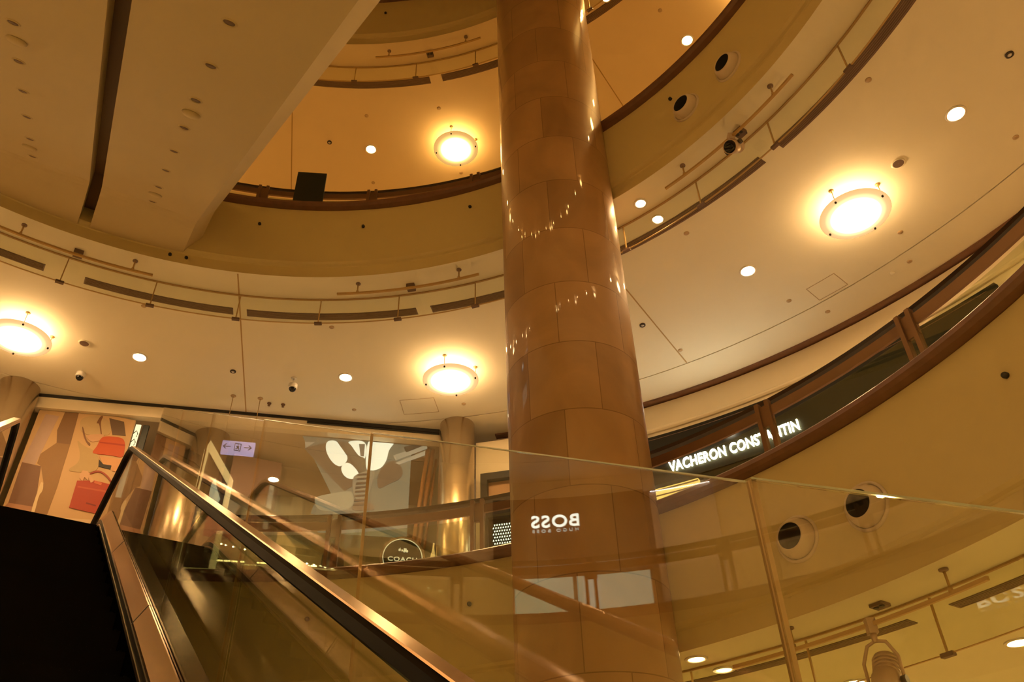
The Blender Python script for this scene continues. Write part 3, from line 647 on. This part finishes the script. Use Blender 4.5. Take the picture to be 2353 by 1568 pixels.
def chaikin(poly, n=3):
    for _ in range(n):
        poly = [q for i in range(len(poly)) for a, b in ((poly[i], poly[(i + 1) % len(poly)]),) for q in ((a[0] * .75 + b[0] * .25, a[1] * .75 + b[1] * .25), (a[0] * .25 + b[0] * .75, a[1] * .25 + b[1] * .75))]
    return poly
ROUND = {'bag_one', 'shirt', 'shirt_low', 'strap', 'arm', 'white_leg', 'belt_a', 'belt_b', 'petal_left', 'petal_low', 'petal_right', 'petal_mid', 'trunk_pale', 'vase', 'dark_right', 'pale_low', 'stem_v'}

# the handbag poster
pcol = {'lilac': (.50, .37, .36), 'brown_dark': (.22, .12, .05), 'brown_mid': (.30, .17, .06), 'maroon': (.20, .10, .055), 'rose_base': (.42, .22, .13), 'white_leg': (.75, .62, .42), 'dark_screen': (.14, .09, .06),
        'shirt': (.52, .40, .24), 'shirt_low': (.50, .38, .20), 'belt_a': (.20, .10, .05), 'belt_b': (.20, .09, .04), 'arm': (.60, .38, .26), 'bag_one': (.56, .09, .018), 'bag_flap': (.40, .04, .012),
        'dark_card': (.03, .022, .018), 'peach': (.68, .38, .20), 'bag_two': (.42, .045, .012), 'bag_two_band': (.52, .10, .04), 'bag_two_lock': (.22, .02, .01), 'strap': (.34, .06, .03), 'hand': (.66, .42, .28), 'tag': (.62, .16, .08)}
POSTER = [
  ('lilac', [(-2.7, 6.78), (-2.52, 6.76), (-2.6, 5.96), (-2.77, 5.99)]),
  ('brown_dark', [(-2.46, 6.88), (-2.28, 6.86), (-2.25, 6.32), (-2.43, 6.33), (-2.48, 6.53)]),
  ('brown_mid', [(-2.43, 6.33), (-2.25, 6.32), (-2.24, 5.9), (-2.23, 5.67), (-2.24, 5.22), (-2.45, 5.23), (-2.43, 5.54), (-2.41, 5.69), (-2.52, 5.95), (-2.58, 5.99), (-2.58, 6.14)]),
  ('maroon', [(-2.77, 5.99), (-2.52, 5.95), (-2.45, 5.54), (-2.45, 5.35), (-2.75, 5.38)]),
  ('rose_base', [(-2.75, 5.38), (-2.45, 5.35), (-2.44, 5.23), (-2.79, 5.3)]),
  ('white_leg', [(-2.45, 5.73), (-2.41, 5.69), (-2.39, 5.58), (-2.42, 5.52), (-2.39, 5.22), (-2.44, 5.23), (-2.45, 5.47), (-2.45, 5.58)]),
  ('dark_screen', [(-1.86, 6.8), (-1.65, 6.76), (-1.57, 6.53), (-1.75, 6.53)]),
  ('shirt', [(-2.22, 6.78), (-2.0, 6.83), (-1.82, 6.74), (-1.77, 6.52), (-1.88, 6.51), (-2.12, 6.49), (-2.22, 6.62)]),
  ('shirt_low', [(-2.2, 6.42), (-2.07, 6.31), (-1.91, 6.26), (-1.82, 6.12), (-1.79, 5.93), (-2.0, 5.9), (-2.2, 5.91), (-2.06, 6.04), (-2.09, 6.21)]),
  ('belt_a', [(-2.18, 6.62), (-2.16, 6.62), (-2.06, 6.4), (-1.99, 6.36), (-2.0, 6.31), (-2.1, 6.43)]),
  ('belt_b', [(-1.98, 6.83), (-1.94, 6.82), (-1.96, 6.72), (-1.88, 6.51), (-1.9, 6.51), (-1.97, 6.71), (-2.01, 6.68)]),
  ('arm', [(-2.11, 6.49), (-1.88, 6.53), (-1.84, 6.5), (-1.88, 6.42), (-1.93, 6.4), (-2.0, 6.38)]),
  ('bag_one', [(-1.84, 6.5), (-1.61, 6.5), (-1.55, 6.42), (-1.53, 6.3), (-1.52, 6.17), (-1.67, 6.2), (-1.91, 6.2), (-1.94, 6.23), (-1.9, 6.32), (-1.89, 6.45)]),
  ('bag_flap', [(-1.89, 6.4), (-1.55, 6.39), (-1.54, 6.36), (-1.88, 6.38)]),
  ('dark_card', [(-1.82, 6.12), (-1.75, 6.05), (-1.64, 6.04), (-1.64, 5.98), (-1.8, 6.01)]),
  ('peach', [(-1.83, 6.17), (-1.52, 6.15), (-1.54, 5.95), (-1.61, 5.96), (-1.64, 6.04), (-1.75, 6.05)]),
  ('bag_two', [(-2.01, 5.77), (-1.79, 5.79), (-1.57, 5.75), (-1.61, 5.3), (-2.0, 5.37)]),
  ('bag_two_band', [(-1.98, 5.69), (-1.57, 5.65), (-1.57, 5.62), (-1.98, 5.67)]),
  ('bag_two_lock', [(-1.81, 5.46), (-1.68, 5.43), (-1.68, 5.41), (-1.81, 5.44)]),
  ('strap', [(-1.89, 5.89), (-1.82, 5.95), (-1.73, 5.94), (-1.63, 5.87), (-1.56, 5.78), (-1.58, 5.77), (-1.64, 5.85), (-1.74, 5.92), (-1.81, 5.92), (-1.87, 5.88)]),
  ('hand', [(-2.0, 5.87), (-1.98, 5.93), (-1.91, 5.92), (-1.8, 5.78), (-1.83, 5.75), (-1.88, 5.83), (-1.87, 5.78), (-1.93, 5.83), (-1.94, 5.77), (-1.99, 5.81)]),
  ('tag', [(-1.79, 5.79), (-1.69, 5.76), (-1.69, 5.72), (-1.79, 5.75)]),
]
pcol = {k: tuple(x * y for x, y in zip(v, (.86, .80, .66))) for k, v in pcol.items()}
pt = shop('shop_poster', 'large shop poster of two red handbags left of the escalator handrail', 'poster', (0, 0, 0))
MB().prism([(-2.80, 3.25), (-1.50, 3.25), (-1.50, 6.80), (-1.78, 6.84), (-2.80, 6.84)], .06, .09, fr).build('printed_sheet', mat('poster cream', (.52, .335, .16), .55), pt)
for i, (nm, poly) in enumerate(POSTER):
    MB().prism(clip_top(chaikin(poly) if nm in ROUND else poly), .0585 - i * .0006, .062, fr).build(nm, mat('print ' + nm, pcol[nm], .55, noise=.05, nscale=12), pt)
MB().prism([(-2.44, 3.25), (-1.52, 3.25), (-1.52, 5.22), (-2.23, 5.22)], .0585, .062, fr).build('white_table', mat('print table', (.58, .42, .24), .55), pt)

# the grey and white window mural right of the joint
mcol = {'ground': (.22, .22, .16), 'dark_left': (.17, .13, .09), 'pale_low': (.40, .44, .33), 'pale_shelf': (.5, .52, .42), 'dark_right': (.17, .13, .09), 'trunk_pale': (.36, .36, .27), 'vase': (.24, .19, .13),
        'stem_left': (.16, .13, .09), 'stem_v': (.19, .17, .12), 'stem_core': (.30, .28, .22), 'cornice': (.50, .52, .42), 'cornice_low': (.55, .56, .45), 'cornice_dark': (.06, .05, .04)}
MURAL = [
  ('ground', [(0.87, 6.74), (2.91, 6.95), (2.91, 5.74), (1.04, 5.59), (1.14, 5.79), (1.55, 5.98), (0.92, 6.58)]),
  ('dark_left', [(0.92, 6.64), (1.24, 6.76), (1.37, 6.78), (1.77, 6.31), (1.68, 6.07), (1.56, 5.97), (1.38, 6.14), (0.91, 6.62)]),
  ('pale_low', [(1.14, 5.79), (1.18, 5.86), (1.56, 5.97), (1.69, 5.98), (1.72, 5.68), (1.23, 5.61)]),
  ('pale_shelf', [(0.9, 6.74), (1.05, 6.75), (0.92, 6.63)]),
  ('petal_left', [(1.23, 6.77), (1.38, 6.79), (1.56, 6.53), (1.47, 6.39), (1.39, 6.4), (1.3, 6.49), (1.23, 6.63)]),
  ('petal_low', [(1.58, 6.45), (1.74, 6.28), (1.7, 6.21), (1.63, 6.18), (1.55, 6.21), (1.49, 6.3), (1.49, 6.38)]),
  ('petal_right', [(1.84, 6.9), (2.05, 6.9), (2.24, 6.89), (2.2, 6.81), (2.14, 6.71), (2.13, 6.56), (2.06, 6.42), (1.93, 6.37), (1.85, 6.38)]),
  ('petal_mid', [(1.53, 6.8), (1.8, 6.84), (1.81, 6.57), (1.77, 6.54), (1.69, 6.58), (1.6, 6.72)]),
  ('stem_left', [(1.37, 6.79), (1.5, 6.8), (1.82, 6.4), (1.83, 6.29), (1.75, 6.28)]),
  ('stem_v', [(1.45, 6.79), (1.55, 6.8), (1.71, 6.56), (1.81, 6.56), (1.85, 6.3), (1.76, 6.3)]),
  ('stem_core', [(1.7, 6.78), (1.79, 6.79), (1.79, 6.57), (1.74, 6.57)]),
  ('dark_right', [(2.26, 6.59), (2.41, 6.37), (2.34, 6.22), (2.2, 6.15), (2.02, 6.01), (2.02, 6.37)]),
  ('trunk_pale', [(1.64, 6.18), (1.73, 6.28), (1.99, 6.38), (1.95, 6.12), (1.89, 5.87), (1.72, 5.8)]),
  ('vase', [(1.7, 5.76), (1.76, 5.82), (1.95, 5.82), (2.01, 5.75), (2.01, 5.69), (1.69, 5.66)]),
  ('cornice', [(2.23, 6.63), (2.73, 6.88), (2.74, 6.8), (2.27, 6.55)]),
  ('cornice_low', [(2.26, 6.5), (2.71, 6.76), (2.71, 6.68), (2.32, 6.48)]),
  ('cornice_dark', [(2.38, 6.79), (2.76, 6.95), (2.78, 6.9), (2.42, 6.7)]),
  ('rib_0', [(1.72, 6.26), (1.87, 6.29), (1.88, 6.26), (1.72, 6.23)]),
  ('rib_1', [(1.72, 6.19), (1.87, 6.22), (1.88, 6.19), (1.72, 6.16)]),
  ('rib_2', [(1.72, 6.12), (1.88, 6.15), (1.88, 6.11), (1.71, 6.08)]),
  ('rib_3', [(1.71, 6.05), (1.88, 6.08), (1.88, 6.05), (1.71, 6.01)]),
  ('rib_4', [(1.71, 5.98), (1.88, 6.01), (1.89, 5.98), (1.71, 5.95)]),
  ('rib_5', [(1.71, 5.91), (1.88, 5.94), (1.89, 5.91), (1.71, 5.88)]),
  ('rib_6', [(1.71, 5.84), (1.89, 5.87), (1.89, 5.84), (1.71, 5.81)]),
  ('rib_7', [(1.71, 5.77), (1.89, 5.8), (1.89, 5.77), (1.7, 5.74)]),
]
mu = shop('window_mural', 'grey window mural with big white petals on a ribbed stalk', 'mural', (0, 0, 0))
MB().prism(clip_top([(.82, 6.9), (2.50, 6.9), (2.50, 5.3), (1.25, 5.3), (1.25, 5.55), (1.12, 5.58), (1.15, 5.72), (1.45, 5.78)]), .152, .16, fr).build('sheet', mat('mural sheet', (.10, .11, .09), .6, noise=.12, nscale=3, emit=(.52, .58, .44), es=.034), mu)  # glow put into the printed sheet, as if backlit
for i, (nm, poly) in enumerate(MURAL):
    if nm.startswith('petal'): cx_ = sum(p[0] for p in poly) / len(poly); cz_ = sum(p[1] for p in poly) / len(poly); poly = [(cx_ + (p[0] - cx_) * 1.12, cz_ + (p[1] - cz_) * 1.12) for p in poly]
    poly = clip_top(chaikin(poly) if nm in ROUND else poly)
    if nm == 'ground' or len(poly) < 3: continue
    base = nm.split('_')[0]
    c = mcol.get(nm, (.80, .86, .72) if base == 'petal' else (.12, .09, .065))
    MB().prism(poly, .151 - i * .0007, .153, fr).build('rib' if base == 'rib' else nm, mat('mural ' + nm, tuple(x * .5 for x in c), .6, emit=c, es=.22 if base == 'petal' else .07), mu)  # brightness added to the print as glow, strongest on the petals
# leaning timber poles right of the mural
for i, (s0, z0, s1, z1, w) in enumerate(((2.52, 4.4, 2.76, 6.84, .03), (2.60, 4.4, 2.84, 6.84, .035), (2.70, 4.4, 2.90, 6.7, .02))):
    o = MB().tube([(s0, .22 + .04 * i, z0), (s1, .20 + .04 * i, z1)], w, 10).build('timber_pole', M['wood_pole'] if 'wood_pole' in M else M.setdefault('wood_pole', mat('brown timber', (.34, .17, .06), .5, noise=.2, nscale=8)), loc=FO, rz=FRZ)
    tag(o, ['left', 'middle', 'right'][i] + ' one of three leaning timber poles in the shop window', 'pole', 'timber poles in the window')
# yellow lit strip and dark panel beside the poster
t = shop('light_strip', 'narrow glowing yellow strip with black loops beside the poster', 'light strip')
sbox(-1.49, -1.42, .10, .12, 5.6, 6.76).build('glowing_strip', glow('yellow strip', (1, .80, .42), .22), t)
for z in (6.62, 6.48, 6.34, 6.2, 6.06): MB().tube([(-1.495, .095, z - .02), (-1.455, .09, z + .03), (-1.43, .09, z - .02), (-1.44, .09, z - .07)], .006, 6).build('black_loop', 'black', t)
o = sbox(-1.39, -1.31, .10, .14, 3.2, 6.76).build('standing_screen', 'green_black', loc=FO, rz=FRZ); tag(o, 'narrow black standing screen right of the glowing yellow strip', 'screen')
o = MB().prism([(-1.19, 6.82), (-1.02, 6.72), (-.55, 6.5), (-.35, 6.25), (-.42, 6.20), (-.62, 6.38), (-1.14, 6.62)], .4, .44, fr).build('dark_canopy', mat('canopy', (.10, .075, .05), .5), loc=FO, rz=FRZ); tag(o, 'dark slanting canopy inside the shop, behind the handrail', 'canopy')
o = sbox(-1.15, -.98, .5, .54, 3.2, 6.6).build('pale_curtain', mat('pale curtain', (.62, .55, .40), .7, noise=.15, nscale=10), loc=FO, rz=FRZ); tag(o, 'pale curtain strip inside the shop left of the lightbox', 'curtain')
o = sbox(-.95, -.55, .6, .64, 3.2, 6.4).build('ochre_panel', mat('ochre panel', (.42, .30, .14), .7, noise=.2, nscale=6), loc=FO, rz=FRZ); tag(o, 'ochre panel inside the shop behind the second handrail', 'panel')
# slanted lightbox with a figure
t = shop('display_lightbox', 'slanted display lightbox with a gold frame and a small bright figure', 'lightbox')
box_poly = [(-.44, 6.66), (-.02, 6.04), (-.04, 3.2), (-.52, 3.2), (-.50, 6.5)]
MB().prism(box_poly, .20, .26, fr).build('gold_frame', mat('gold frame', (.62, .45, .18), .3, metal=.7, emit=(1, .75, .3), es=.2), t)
MB().prism([(-.43, 6.46), (-.09, 5.96), (-.11, 4.7), (-.47, 4.7)], .19, .2, fr).build('dark_face', mat('dark face', (.05, .035, .03), .3), t)
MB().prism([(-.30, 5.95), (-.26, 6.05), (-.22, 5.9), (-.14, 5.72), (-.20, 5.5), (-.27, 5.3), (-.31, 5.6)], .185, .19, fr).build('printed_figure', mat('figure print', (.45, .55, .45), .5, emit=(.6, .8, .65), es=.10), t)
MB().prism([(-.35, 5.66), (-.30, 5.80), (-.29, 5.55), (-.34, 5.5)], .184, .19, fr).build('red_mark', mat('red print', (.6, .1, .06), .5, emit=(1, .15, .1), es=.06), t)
for a, b, lb in (((600, 1), (625, 2), 'small gold-framed display board above the handrail'), ((0, 1), (0, 2), 'smaller gold-framed display board crossing the mid rail')):
    pl = [(.33, 5.55), (.50, 5.42), (.45, 3.2), (.31, 3.2)] if 'above' in lb else [(.70, 5.42), (.98, 5.12), (.88, 3.2), (.68, 3.2)]
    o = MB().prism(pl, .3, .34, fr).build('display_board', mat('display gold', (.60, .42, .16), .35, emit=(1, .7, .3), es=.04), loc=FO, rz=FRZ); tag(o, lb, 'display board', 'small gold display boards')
# shop downlight
t = shop('shop_downlight', 'round downlight glowing inside the shop, left of the mural', 'downlight', (.40, 1.75, 6.93))
MB().lathe([(.075, 0), (.09, -.01), (.10, 0)], 24, cap=False).build('trim_ring', 'white', t); MB().lathe([(.001, -.004), (.075, -.004), (.075, 0)], 20, cap=False).build('bulb', glow('shop bulb', (1, .75, .45), 20 * LAMP), t)
# glowing shelf
t = shop('lit_shelf', 'low glass shelf with a row of golden lights, behind the glass wall', 'shelf')
sbox(-.60, 1.45, .75, 1.1, 5.03, 5.06).build('shelf_board', 'wall_dark', t)
b = []
x = -.5
while x < 1.3:
    if not (.62 < x < .8): sbox(x, x + .085, .735, .75, 5.045, 5.062).build('light_bar', 'glow_gold' if 'glow_gold' in M else M.setdefault('glow_gold', glow('gold light bar', (1, .74, .30), 1.5)), t)
    x += .1
for i in range(17):
    o = MB().lathe([(.001, -.012), (.010, -.006), (.012, .004), (.001, .012)], 10, cap=False).build('spark_bulb', M.setdefault('glow_spark', glow('tiny bulb', (1, .85, .5), 12)), t)
    s_, z_ = -.55 + (i * .618 % 1) * 1.9, 5.12 + (i * .381 % 1) * .33
    o.location = Vector((s_, .9, z_)) * S
    MB().tube([(0, 0, 0), (0, 0, 5.06 - z_)], .0015, 5).build('bulb_stem', 'track', o)
o = sbox(-.6, 2.2, 1.3, 1.34, 3.2, 5.62).build('display_backboard', mat('backboard', (.46, .34, .16), .7, noise=.08), loc=FO, rz=FRZ); tag(o, 'ochre backboard behind the lit shelf and the round sign', 'backboard')
# dressed bust
t = shop('display_bust', 'dark draped display bust behind the railing post', 'bust', (1.50, .30, 4.2))
MB().lathe([(.16, 0), (.17, .35), (.165, .62), (.15, .82), (.10, .93), (.045, .98), (.04, 1.06)], 28).build('coat', mat('dark coat', (.045, .028, .024), .8), t)
MB().prism([(-.05, .2), (.05, .2), (.04, .7), (0, .9), (-.04, .7)], -.175, -.165, fr).build('red_front', mat('dull red cloth', (.16, .035, .02), .8), t)
MB().lathe([(.001, 1.30), (.05, 1.28), (.075, 1.20), (.07, 1.12), (.04, 1.05)], 20).build('head_form', 'wall_dark', t)
MB().lathe([(.03, -1.0), (.03, 0)], 12).lathe([(.18, -1.0), (.16, -.96)], 20).build('stand', 'black', t)
# round sign
t = shop('round_sign', 'round black shop sign with white ring and lettering, cut by the balcony edge', 'sign', (2.43, -.12, 4.87))
MB().lathe([(.31, -.03), (.315, .03), (.28, .05), (.001, .05)], 48, 'y', m=Matrix.Rotation(0, 3, 'Z')).build('disc_case', 'wall_dark', t)
MB().lathe([(.001, -.036), (.275, -.036), (.275, -.02)], 48, 'y').build('black_face', mat('sign face', (.008, .010, .007), .7, spec=.1), t)
MB().lathe([(.262, -.04), (.274, -.04), (.274, -.03), (.262, -.03), (.262, -.04)], 48, 'y', cap=False).build('white_ring', mat('sign white', (.8, .8, .7), .4, emit=(.9, .95, .8), es=.10), t)
SW = bpy.data.materials['sign white']
def flat_text(txt, h, cx, z, y, parent, m, bold=.0, sx=1., sp=1., name='lettering'):
    vs, fs, w = text_mesh(txt, h, .006, bold, sp); b = MB(); b.add([(cx + v[0] * sx, y - v[2], z + v[1]) for v in vs], fs); return b.build(name, m, parent)
MB().tube([(0, .03, -1.67), (0, .03, -.2)], .02, 10).lathe([(.16, -1.67), (.14, -1.64)], 20, c=(0, .03, 0)).build('stand', 'black', t)
flat_text('COACH', .062, 0, -.06, -.042, t, SW, .012, 1.25, 1.1)
eb = MB().box(-.06, -.03, -.046, -.036, .09, .12).box(-.04, -.035, -.046, -.036, .12, .14).box(-.02, .0, -.046, -.036, .085, .11).box(.01, .05, -.046, -.036, .095, .13).lathe([(.012, -.046), (.018, -.046), (.018, -.036), (.012, -.036)], 14, 'y', c=(.02, 0, .09)).lathe([(.012, -.046), (.018, -.046), (.018, -.036), (.012, -.036)], 14, 'y', c=(.055, 0, .09)); eb.build('carriage_emblem', SW, t)
# little flag pole beside it
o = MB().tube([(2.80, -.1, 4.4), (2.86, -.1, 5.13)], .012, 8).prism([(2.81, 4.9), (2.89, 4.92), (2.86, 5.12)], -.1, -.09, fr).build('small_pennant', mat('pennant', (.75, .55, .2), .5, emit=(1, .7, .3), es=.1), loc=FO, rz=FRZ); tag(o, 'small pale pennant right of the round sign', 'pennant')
# exit sign hanging from two rods
t = shop('exit_sign', 'lilac hanging exit sign with two arrows and a running figure', 'exit sign', (0, -.42, 0))
xs0, xs1, zt, zb = -.175, .265, 6.30, 6.10
sbox(xs0, xs1, -.025, .025, zb, zt).build('sign_case', glow('lilac panel', (.66, .50, .80), .24), t)
gm = mat('sign green', (.02, .05, .03), .5)
def arrow(cx, d):
    m = MB().prism([(cx - .05, 6.212), (cx + .05, 6.212), (cx + .05, 6.202), (cx - .05, 6.202)], -.031, -.026, fr)
    for q in (1, -1): m.prism([(cx - d * .054, 6.207), (cx - d * .046, 6.207 - q * .006), (cx - d * .006, 6.207 + q * .034), (cx - d * .014, 6.207 + q * .042)], -.0312, -.026, fr)
    return m
arrow(-.105, 1).build('left_arrow', gm, t); arrow(.175, -1).build('right_arrow', gm, t)
p = MB()
p.prism([(-.005, 6.27), (.085, 6.26), (.085, 6.14), (-.005, 6.15)], -.0295, -.026, fr); p.build('door_outline', gm, t)
q = MB().prism([(.004, 6.258), (.076, 6.25), (.076, 6.15), (.004, 6.16)], -.0305, -.0296, fr).build('door_opening', bpy.data.materials['lilac panel'], t)
r_ = MB().prism([(.035, 6.245), (.05, 6.243), (.05, 6.228), (.035, 6.23)], -.032, -.0306, fr)
r_.prism([(.02, 6.222), (.06, 6.22), (.055, 6.19), (.068, 6.165), (.058, 6.16), (.042, 6.185), (.03, 6.168), (.012, 6.17), (.012, 6.178), (.026, 6.18), (.034, 6.205), (.02, 6.208)], -.032, -.0306, fr); r_.build('running_figure', gm, t)
for x in (xs0 + .01, xs1 - .05):
    ro = MB().tube([(x, 0, zt), (x, 0, 7.063)], .005, 6).build('hanging_rod', 'track', t); MB().lathe([(.04, 7.063), (.03, 7.05)], 16, c=(x, 0, 0)).build('ceiling_cap', 'disc', ro)

# =================================================================== CURVED BAY RIGHT OF THE SHOP: board with lettering
RB = 9.22
# reveal, bulkhead, moulding
structure('wall_outer', MB().ring([(9.30, 6.45), (9.5, 6.45), (9.5, 7.02), (9.30, 7.02)], 12, 79, 1.5), 'wall')
structure('trim_11', MB().ring([(9.20, 7.035), (9.5, 7.035), (9.5, 7.063), (9.20, 7.063)], 12, 79, 1.5), 'wood')
structure('trim_12', MB().ring([(9.27, 6.55), (9.25, 6.575), (9.25, 6.60), (9.27, 6.62), (9.31, 6.62), (9.31, 6.55)], 12, 79, 1.5), 'wall')
structure('wall_outer', MB().ring([(9.30, 3.2), (9.5, 3.2), (9.5, 6.45), (9.30, 6.45)], 12, 35, 1.5), 'wall')
structure('wall_outer', MB().ring([(9.45, 3.2), (9.6, 3.2), (9.6, 5.55), (9.45, 5.55)], 33, 79, 1.5), 'wall_dark')
t = thing('shop_sign_board', 'long curved charcoal shop sign with bright white letters, right of the column', 'shop sign', polar(0, 0, 0))
MB().ring([(9.22, 5.68), (9.42, 5.68), (9.42, 6.45), (9.22, 6.45)], 33.7, 66, 1.2).build('board', 'board', t)
MB().ring([(9.215, 6.395), (9.222, 6.395), (9.222, 6.40), (9.215, 6.40)], 34.4, 66, 1.2).build('reveal_line', 'plate', t)
MB().ring([(9.24, 4.4), (9.30, 4.4), (9.30, 5.68), (9.24, 5.68)], 34.5, 60, 1.2).build('lower_glazing', mat('dark glazing', (.03, .028, .02), .15), t)
vs, fs, w = text_mesh('VACHERON CONSTANTIN', .158, .012, .012, 1.06)
kx = (radians(62.75) - radians(51.1)) * 9.2 / w; b = MB()
mid = radians((62.75 + 51.1) / 2)
b.add([((9.205 - v[2]) * cos(mid - v[0] * kx / 9.2), (9.205 - v[2]) * sin(mid - v[0] * kx / 9.2), 5.812 + v[1]) for v in vs], fs); b.build('lettering', glow('white letters', (1, .90, .66), 4.2), t)
cr = MB(); ca = radians(56.9)
for i in range(4):
    an = pi / 2 * i; pl = [(.012, 0), (.05, .05), (.075, .02), (.06, 0), (.075, -.02), (.05, -.05)]
    pl = [(x * cos(an) - y * sin(an), x * sin(an) + y * cos(an)) for x, y in pl]
    cr.prism(pl, 9.19, 9.205, lambda a_, b_, d: (d * cos(ca - a_ / 9.2), d * sin(ca - a_ / 9.2), 6.16 + b_))
cr.build('cross_emblem', bpy.data.materials['white letters'], t)
# golden lit niche under the board, by the column
t = thing('lit_niche', 'golden lit niche glowing under the sign board beside the column', 'display niche', polar(0, 0, 0))
nm_ = glow('golden niche', (1, .60, .16), .30)
MB().ring([(9.26, 5.30), (9.34, 5.30), (9.34, 5.64), (9.26, 5.64)], 60.5, 67, 1).build('glowing_back', nm_, t)
b = MB()
for z in (5.36, 5.44, 5.52, 5.6): b.ring([(9.24, z), (9.26, z), (9.26, z + .012), (9.24, z + .012)], 60.5, 67, 1)
b.build('thin_shelf', 'vent_slat', t)
# dark framed recess with a glowing lattice, left of the marble column
t = thing('lattice_cabinet', 'dark framed recess with a glowing white lattice left of the column', 'display cabinet', polar(0, 0, 0))
b = MB(); R1 = 8.86
b.ring([(R1, 6.08), (R1 + .1, 6.08), (R1 + .1, 6.19), (R1, 6.19)], 68, 80.0, 1.2); b.ring([(R1, 3.2), (R1 + .1, 3.2), (R1 + .1, 6.10), (R1, 6.10)], 79.35, 80.0, .5); b.ring([(R1, 5.47), (R1 + .1, 5.47), (R1 + .1, 5.60), (R1, 5.60)], 68, 79.4, 1.2)
b.build('frame', 'board', t)
MB().ring([(R1 + .1, 5.5), (R1 + .14, 5.5), (R1 + .14, 6.1), (R1 + .1, 6.1)], 68, 79.5, 1.2).build('brown_picture', mat('brown picture', (.42, .24, .11), .6, noise=.25, nscale=2), t)
MB().ring([(R1 + .09, 4.2), (R1 + .12, 4.2), (R1 + .12, 5.5), (R1 + .09, 5.5)], 68, 79.4, 1.2).build('dark_back', 'board', t)
b = MB(); lat_c = []
for i in range(12):
    for j in range(12):
        a_ = 78.9 - i * .23 - (j % 2) * .115; z_ = 4.86 + j * .047
        cc = []
        for q in range(3):
            an = radians(90 + 120 * q + (60 if (i + j) % 2 else 0)); cc.append((.0145 * cos(an), .019 * sin(an)))
        aa = radians(a_); rr = R1 + .075
        b.prism(cc + [], rr, rr + .004, lambda x, y, d, aa=aa, z_=z_: (d * cos(aa - x / d), d * sin(aa - x / d), z_ + y))
b.build('glowing_lattice', glow('lattice light', (.95, .97, .85), .5), t)
t2 = thing('wall_vent', 'short dark wall vent above the lattice cabinet', 'wall vent', polar(0, 0, 0)); MB().ring([(9.20, 6.87), (9.22, 6.87), (9.22, 6.95), (9.20, 6.95)], 74, 79.6, 1).build('grille', 'vent', t2)
structure('wall_outer', MB().ring([(8.98, 3.2), (9.1, 3.2), (9.1, 6.80), (8.98, 6.80)], 66, 80.6, 1.5), 'wall')

# =================================================================== SHOP BEHIND THE VIEWER, seen in the glass wall
t = thing('brown_shop_front', 'dark brown shopfront with lit white letters, seen mirrored in the glass', 'shopfront', polar(0, 0, 0))
MB().ring([(9.22, 5.40), (9.45, 5.40), (9.45, 6.70), (9.22, 6.70)], 153, 168.6, 1.5).build('fascia_board', mat('brown board', (.07, .035, .02), .4), t)
MB().ring([(9.3, 6.70), (9.45, 6.70), (9.45, 7.06), (9.3, 7.06)], 153, 175, 1.5).build('upper_wall', 'wall', t)
vs, fs, w = text_mesh('BOSS', .215, .012, .012, 1.12); mid = radians(159.35); kx = radians(4.9) * 9.2 / w
b = MB().add([((9.205 - v[2]) * cos(mid - v[0] * kx / 9.2), (9.205 - v[2]) * sin(mid - v[0] * kx / 9.2), 6.165 + v[1]) for v in vs], fs); b.build('lettering', glow('cool letters', (.95, 1, .85), 1.1), t)
vs, fs, w = text_mesh('HUGO BOSS', .05, .012, .0, 1.6); kx = radians(4.7) * 9.2 / w
b = MB().add([((9.205 - v[2]) * cos(mid - v[0] * kx / 9.2), (9.205 - v[2]) * sin(mid - v[0] * kx / 9.2), 6.08 + v[1]) for v in vs], fs); b.build('small_lettering', glow('dim letters', (.9, 1, .85), .35), t)
for a0_, a1_ in ((154.2, 160.7), (161.1, 168.2)): MB().ring([(9.35, 4.72), (9.4, 4.72), (9.4, 5.36), (9.35, 5.36)], a0_, a1_, 1.2).build('lit_window', glow('shop window light', (.9, .9, .62), .26), t)
pp_ = MB().ring([(9.20, 4.6), (9.3, 4.6), (9.3, 6.60), (9.20, 6.60)], 169.2, 175.6, 1).build('pale_panel', mat('pale ribbed panel', (.55, .44, .32), .5, emit=(1, .8, .55), es=.02), t)
b = MB()
for i in range(34):
    a_ = radians(169.4 + i * .18); b.lathe([(.001, 6.60), (.009, 6.605), (.009, 6.618), (.001, 6.623)], 6, c=(9.18 * cos(a_), 9.18 * sin(a_), 0), cap=False)
b.build('bulb_row', glow('row of dots', (1, .95, .9), 2.5), pp_)
structure('wall_outer', MB().ring([(9.42, 3.2), (9.6, 3.2), (9.6, 5.4), (9.42, 5.4)], 153, 175, 1.5), 'wall_dark')
# neighbour left of the metal column
o = MB().ring([(9.05, 3.2), (9.1, 3.2), (9.1, 6.98), (9.05, 6.98)], 126.2, 131, 1).build('pink_hoarding', mat('pale pink hoarding', (.62, .44, .40), .6), loc=AX); tag(o, 'pale pink hoarding left of the left metal column', 'hoarding')
